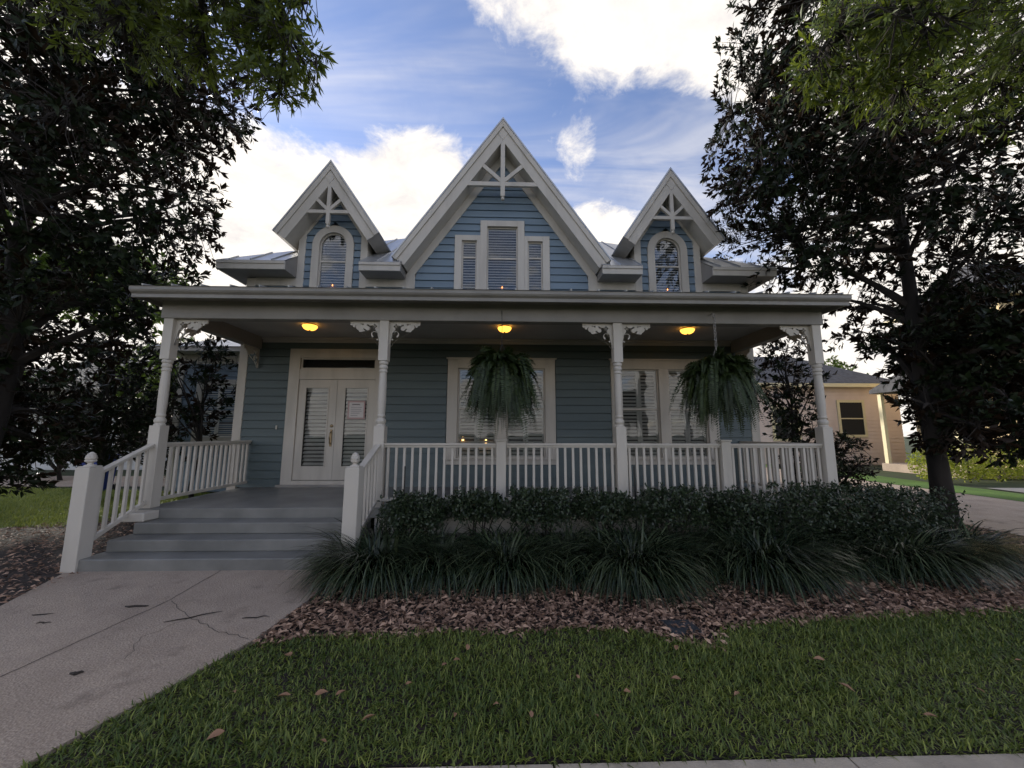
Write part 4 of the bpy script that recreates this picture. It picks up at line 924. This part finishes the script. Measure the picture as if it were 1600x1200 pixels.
tree('young_magnolia_tree', 'slim young magnolia seen through the right end of the porch', (7.6, 9.6, 0), 4.0, .05, [((7.6, 9.6, 3.2), (1.0, .9, 1.3)), ((7.6, 9.6, 2.0), (.8, .7, .8))], 18, 230, 9, ((.12, .19), (.3, .4)), 'magnolia', 22, gap=.2, limb_start=.3, maxtw=.7)
tree('evergreen_tree', 'dense dark evergreen beyond the left end of the porch', (-9.6, 9.4, 0), 4.2, .09, [((-9.6, 9.4, 2.6), (1.5, 1.2, 1.9)), ((-8.9, 9.0, 1.7), (.9, .8, .9))], 26, 620, 11, ((.10, .17), (.3, .42)), 'magnolia', 23, limb_start=.12, maxtw=.9)
tree('evergreen_shrub_tree', 'bushy dark evergreen right of the porch behind the hedge', (6.9, 7.9, 0), 1.7, .05, [((6.9, 7.9, 1.0), (.85, .8, .8))], 16, 330, 10, ((.07, .12), (.3, .42)), 'magnolia', 24, limb_start=.1, maxtw=.6)
for i, (x, y, sc, lab) in enumerate([(-12.0, 13.8, 1.15, 'dark evergreen shrub at the back of the side lawn'), (-15.5, 13.9, 1.1, 'dark evergreen shrub before the white cottage'), (-9.2, 11.5, .9, 'dark evergreen shrub by the rear wing corner')]):
    tree('evergreen_shrub', lab, (x, y, 0), 2.4 * sc, .06, [((x, y, 1.5 * sc), (1.0 * sc, .9 * sc, 1.3 * sc))], 18, 330, 11, ((.09, .15), (.32, .44)), 'magnolia', 70 + i, group='evergreen shrubs beyond the porch', limb_start=.1, maxtw=.8)
OAK = ((.055, .105), (.17, .26))
tree('oak_tree', 'willow oak whose green twigs hang into the upper left of the view', (-5.2, -.8, 0), 7.5, .22,
     [((-2.1, 2.5, 4.85), (.75, .7, .50), .34), ((-3.0, 2.5, 5.1), (.9, .8, .6), .36), ((-1.75, 2.5, 4.45), (.35, .4, .40), .10), ((-4.8, -1.2, 7.6), (2.2, 2.0, 1.5), .20)], 34, 950, 13, OAK, 'oakleaf', 41, bough=[(.6, [(-4.2, .6, 5.6), (-3.2, 1.7, 5.5), (-2.3, 2.4, 5.1), (-1.7, 2.6, 4.8)]), (.6, [(-4.6, .9, 5.5), (-3.6, 2.2, 5.5), (-3.0, 2.8, 5.2)])], droop=.55, limb_start=.45, maxtw=.7, twig_r=.0035, group='street oaks', gap=.42, limb_r=.028,
     targets=[(-1.6, 2.6, 4.55), (-2.0, 2.4, 4.9), (-2.4, 2.7, 4.7), (-2.9, 2.4, 5.0), (-1.7, 2.3, 5.0), (-2.7, 2.2, 5.3), (-3.5, 2.5, 5.2), (-1.5, 2.5, 4.9), (-2.2, 2.9, 5.0), (-3.1, 2.8, 5.0)])
tree('oak_tree', 'willow oak whose green twigs hang into the upper right of the view', (6.2, -.6, 0), 7.5, .22,
     [((2.85, 2.5, 4.75), (.6, .6, .42), .22), ((3.7, 2.6, 4.95), (1.0, .8, .6), .38), ((4.7, 2.7, 5.0), (.9, .8, .7), .22), ((5.8, -1.0, 7.6), (2.2, 2.0, 1.5), .18)], 34, 1050, 13, OAK, 'oakleaf', 42, bough=[(.6, [(5.4, .6, 5.6), (4.3, 1.7, 5.4), (3.4, 2.4, 5.1), (2.7, 2.6, 4.8)]), (.6, [(5.9, .9, 5.5), (5.2, 2.0, 5.4), (4.6, 2.8, 5.1)])], droop=.45, limb_start=.45, maxtw=.7, twig_r=.0035, group='street oaks', gap=.42, limb_r=.028,
     targets=[(2.5, 2.5, 4.6), (2.9, 2.4, 4.9), (3.3, 2.8, 4.7), (3.8, 2.4, 5.1), (4.4, 2.8, 4.7), (3.0, 2.2, 5.0), (4.8, 2.5, 5.1), (3.6, 2.9, 4.8), (2.7, 2.7, 4.9), (5.2, 2.8, 5.0)])
for i, (x, y, s_, m_, lab) in enumerate([(-15.5, 17.5, 1.0, 'farleaf', 'pale green tree behind the left magnolia'), (-10.8, 19.5, 1.1, 'farleaf', 'pale green tree behind the rear wing'), (-22, 15, 1.1, 'farleaf', 'green tree at the far left beyond the lawn'),
                                          (11.5, 27, 1.0, 'farleaf', 'green tree behind the pink house'), (24, 26, 1.2, 'farleaf', 'green tree behind the yellow house')]):
    tree('background_tree', lab, (x, y, 0), 4.5 * s_, .16, [((x, y, 4.0 * s_), (2.3 * s_, 2.1 * s_, 2.2 * s_))], 14, 420, 12, ((.16, .30), (.4, .55)), m_, 50 + i, group='background trees', limb_start=.3, maxtw=1.2)
for i, (x, y, lab) in enumerate([(-19.0, 14.0, 'tall bare-stemmed green tree added to block the sun, far left beyond the side lawn'), (-17.0, 16.4, 'tall bare-stemmed green tree added to block the sun, behind the side lawn')]):  # added trees: high crowns keep sun off the foreground, let it pass beneath
    tree('sun_blocker_tree', lab, (x, y, 0), 7.6, .16, [((x, y, 8.0), (2.7, 2.5, 2.1))], 18, 620, 12, ((.16, .30), (.4, .55)), 'farleaf', 80 + i, group='background trees', limb_start=.72, maxtw=1.3)
# clipped golden hedge across the driveway
for i in range(6):
    x, y = 15.2 + i * 1.35, 12.9 + .15 * i; r = np.random.default_rng(90 + i); t = thing('golden_hedge_bush', (x, y, 0), ords[i] + ' golden green bush from the left in the hedge across the driveway', 'bush', 'golden hedge')
    u = unit(r.normal(size=(1500, 3))) * (r.random((1500, 1)) ** .3); P = np.array([x, y, .62]) + u * np.array([.85, .6, .66]); D = r.normal(size=P.shape) + np.array([0, 0, .4]); V, F, rd = leaves(P, D, r.normal(size=P.shape) + np.array([0, 0, 1]), r.uniform(.07, .13, len(P)), .05); npobj('foliage', V, F, 'fargold', t, rd)
    q = MB(); q.tube([(x, y, -.05), (x, y, .7)], [.04, .02], 6); q.build('stem', 'barkthin', t)

# ------------------------------------------------------------------ neighbours
def cottage(name, label, x0, x1, y0, y1, eave, ridge, wallm, trimm, wins, two=False, axis='x', face='y'):
    t = thing(name, ((x0 + x1) / 2, (y0 + y1) / 2, 0), label, 'house'); q = MB(); q.box(x0, x1, y0, y1, -.1, eave); w = q.build('wall', wallm, t)
    n = int(eave / .2)
    for i in range(n):
        zz = i * .2; q = MB(); q.add([(x0 - .02, y0 - .024, zz), (x1 + .02, y0 - .024, zz), (x1 + .02, y0 - .004, zz + .2), (x0 - .02, y0 - .004, zz + .2), (x0 - .024, y1, zz), (x0 - .004, y1, zz + .2)], [(0, 1, 2, 3), (4, 0, 3, 5)]); q.build('clapboard', wallm, w)
    o = .45; xm, ym = (x0 + x1) / 2, (y0 + y1) / 2; q = MB(); hx = min((x1 - x0) / 2, (y1 - y0) / 2) * .8
    q.add([(x0 - o, y0 - o, eave), (x1 + o, y0 - o, eave), (x1 + o, y1 + o, eave), (x0 - o, y1 + o, eave), (x0 + hx, ym, ridge), (x1 - hx, ym, ridge)], [(0, 1, 5, 4), (1, 2, 5), (2, 3, 4, 5), (3, 0, 4), (0, 3, 2, 1)]); q.build('roof', 'shingle', t)
    q = MB(); q.box(x0 - o - .02, x1 + o + .02, y0 - o - .03, y0 - o + .02, eave - .17, eave + .03); q.build('fascia', trimm, t); q = MB(); q.box(x0 - o - .03, x0 - o + .02, y0 - o + .02, y1 + o, eave - .17, eave + .03); q.build('fascia', trimm, t)
    for f, a, c, d, e in wins:
        q = MB(); g = MB()
        if f == 'y': frame(q, a, c, d, e, .14, y0 - .07, y0); q.box(a, c, y0 - .055, y0 - .01, (d + e) / 2 - .03, (d + e) / 2 + .03); g.box(a, c, y0 - .04, y0 - .03, d, e)
        else:
            frame(q, a, c, d, e, .14, 0, .07); q.box(a, c, .01, .055, (d + e) / 2 - .03, (d + e) / 2 + .03); q.v = [(x0 - v[1], v[0], v[2]) for v in q.v]; g.box(x0 - .04, x0 - .03, a, c, d, e)
        wn = q.build('window', trimm, t); g.build('pane', 'dark', wn)
    return t
cottage('white_cottage', 'white cottage glimpsed through the left magnolia', -27, -15.0, 18, 26, 3.6, 5.8, 'neighbourwhite', 'white', [('y', -24, -22.8, 1, 2.6), ('y', -20.5, -19.3, 1, 2.6), ('y', -17.6, -16.4, 1, 2.6)])
cottage('pink_cottage', 'pale pink cottage with grey roof beyond the driveway', 13.8, 22.5, 20.5, 28, 4.4, 6.8, 'neighbourpink', 'creamtrim', [('y', 15.2, 16.5, 1.4, 3.0), ('y', 19.0, 20.3, 1.6, 3.4), ('x', 22, 23.4, 1.2, 2.8)])
cottage('yellow_house', 'two storey yellow house at the right edge across the lane', 20.4, 31, 14.2, 17.9, 7.4, 9.6, 'neighbouryellow', 'creamtrim', [('y', 21.8, 22.9, 1.2, 2.9), ('y', 24.8, 25.9, 1.2, 2.9), ('y', 21.8, 22.9, 4.4, 6.0), ('y', 24.8, 25.9, 4.4, 6.0), ('x', 15.6, 16.8, 1.2, 2.9), ('x', 15.6, 16.8, 4.4, 6.0)])
t = thing('porch_annex', (19.0, 15.5, 0), 'low grey roofed porch on the left flank of the yellow house', 'porch')
q = MB(); q.prism([(14.0, 3.55), (17.4, 3.55), (17.4, 3.7), (15.7, 4.5), (14.0, 3.7)], 17.7, 20.35, 'x'); q.build('roof', 'shingle', t)
for y in (14.3, 17.1): q = MB(); q.box(17.85, 18.0, y - .08, y + .08, -.05, 3.55); q.build('post', 'creamtrim', t)
q = MB(); q.box(17.8, 20.35, 14.1, 17.3, -.05, .3); q.build('deck', 'concrete', t)
t = thing('recycling_bin', (-11.5, 11.2, 0), 'blue recycling bin beside the far lawn behind the left newel post', 'bin')
q = MB(); q.prism([(-11.8, 10.95), (-11.2, 10.95), (-11.2, 11.5), (-11.8, 11.5)], -.03, .95, 'z'); q.v = [(-11.5 + (v[0] + 11.5) * (.82 if v[2] < .5 else 1), 11.2 + (v[1] - 11.2) * (.82 if v[2] < .5 else 1), v[2]) for v in q.v]; q.build('bin_body', 'bluebin', t, bevel=.02)
q = MB(); q.box(-11.84, -11.16, 10.9, 11.55, .955, 1.02); q.build('lid', 'bluebin', t, bevel=.02)
for x in (-11.78, -11.22): q = MB(); q.lathe([(.1, -.025), (.1, .025)], (0, 0, 0), 14); q.v = [(x + v[2], 11.5 + v[0], .07 + v[1]) for v in q.v]; q.build('wheel', 'blackmetal', t)
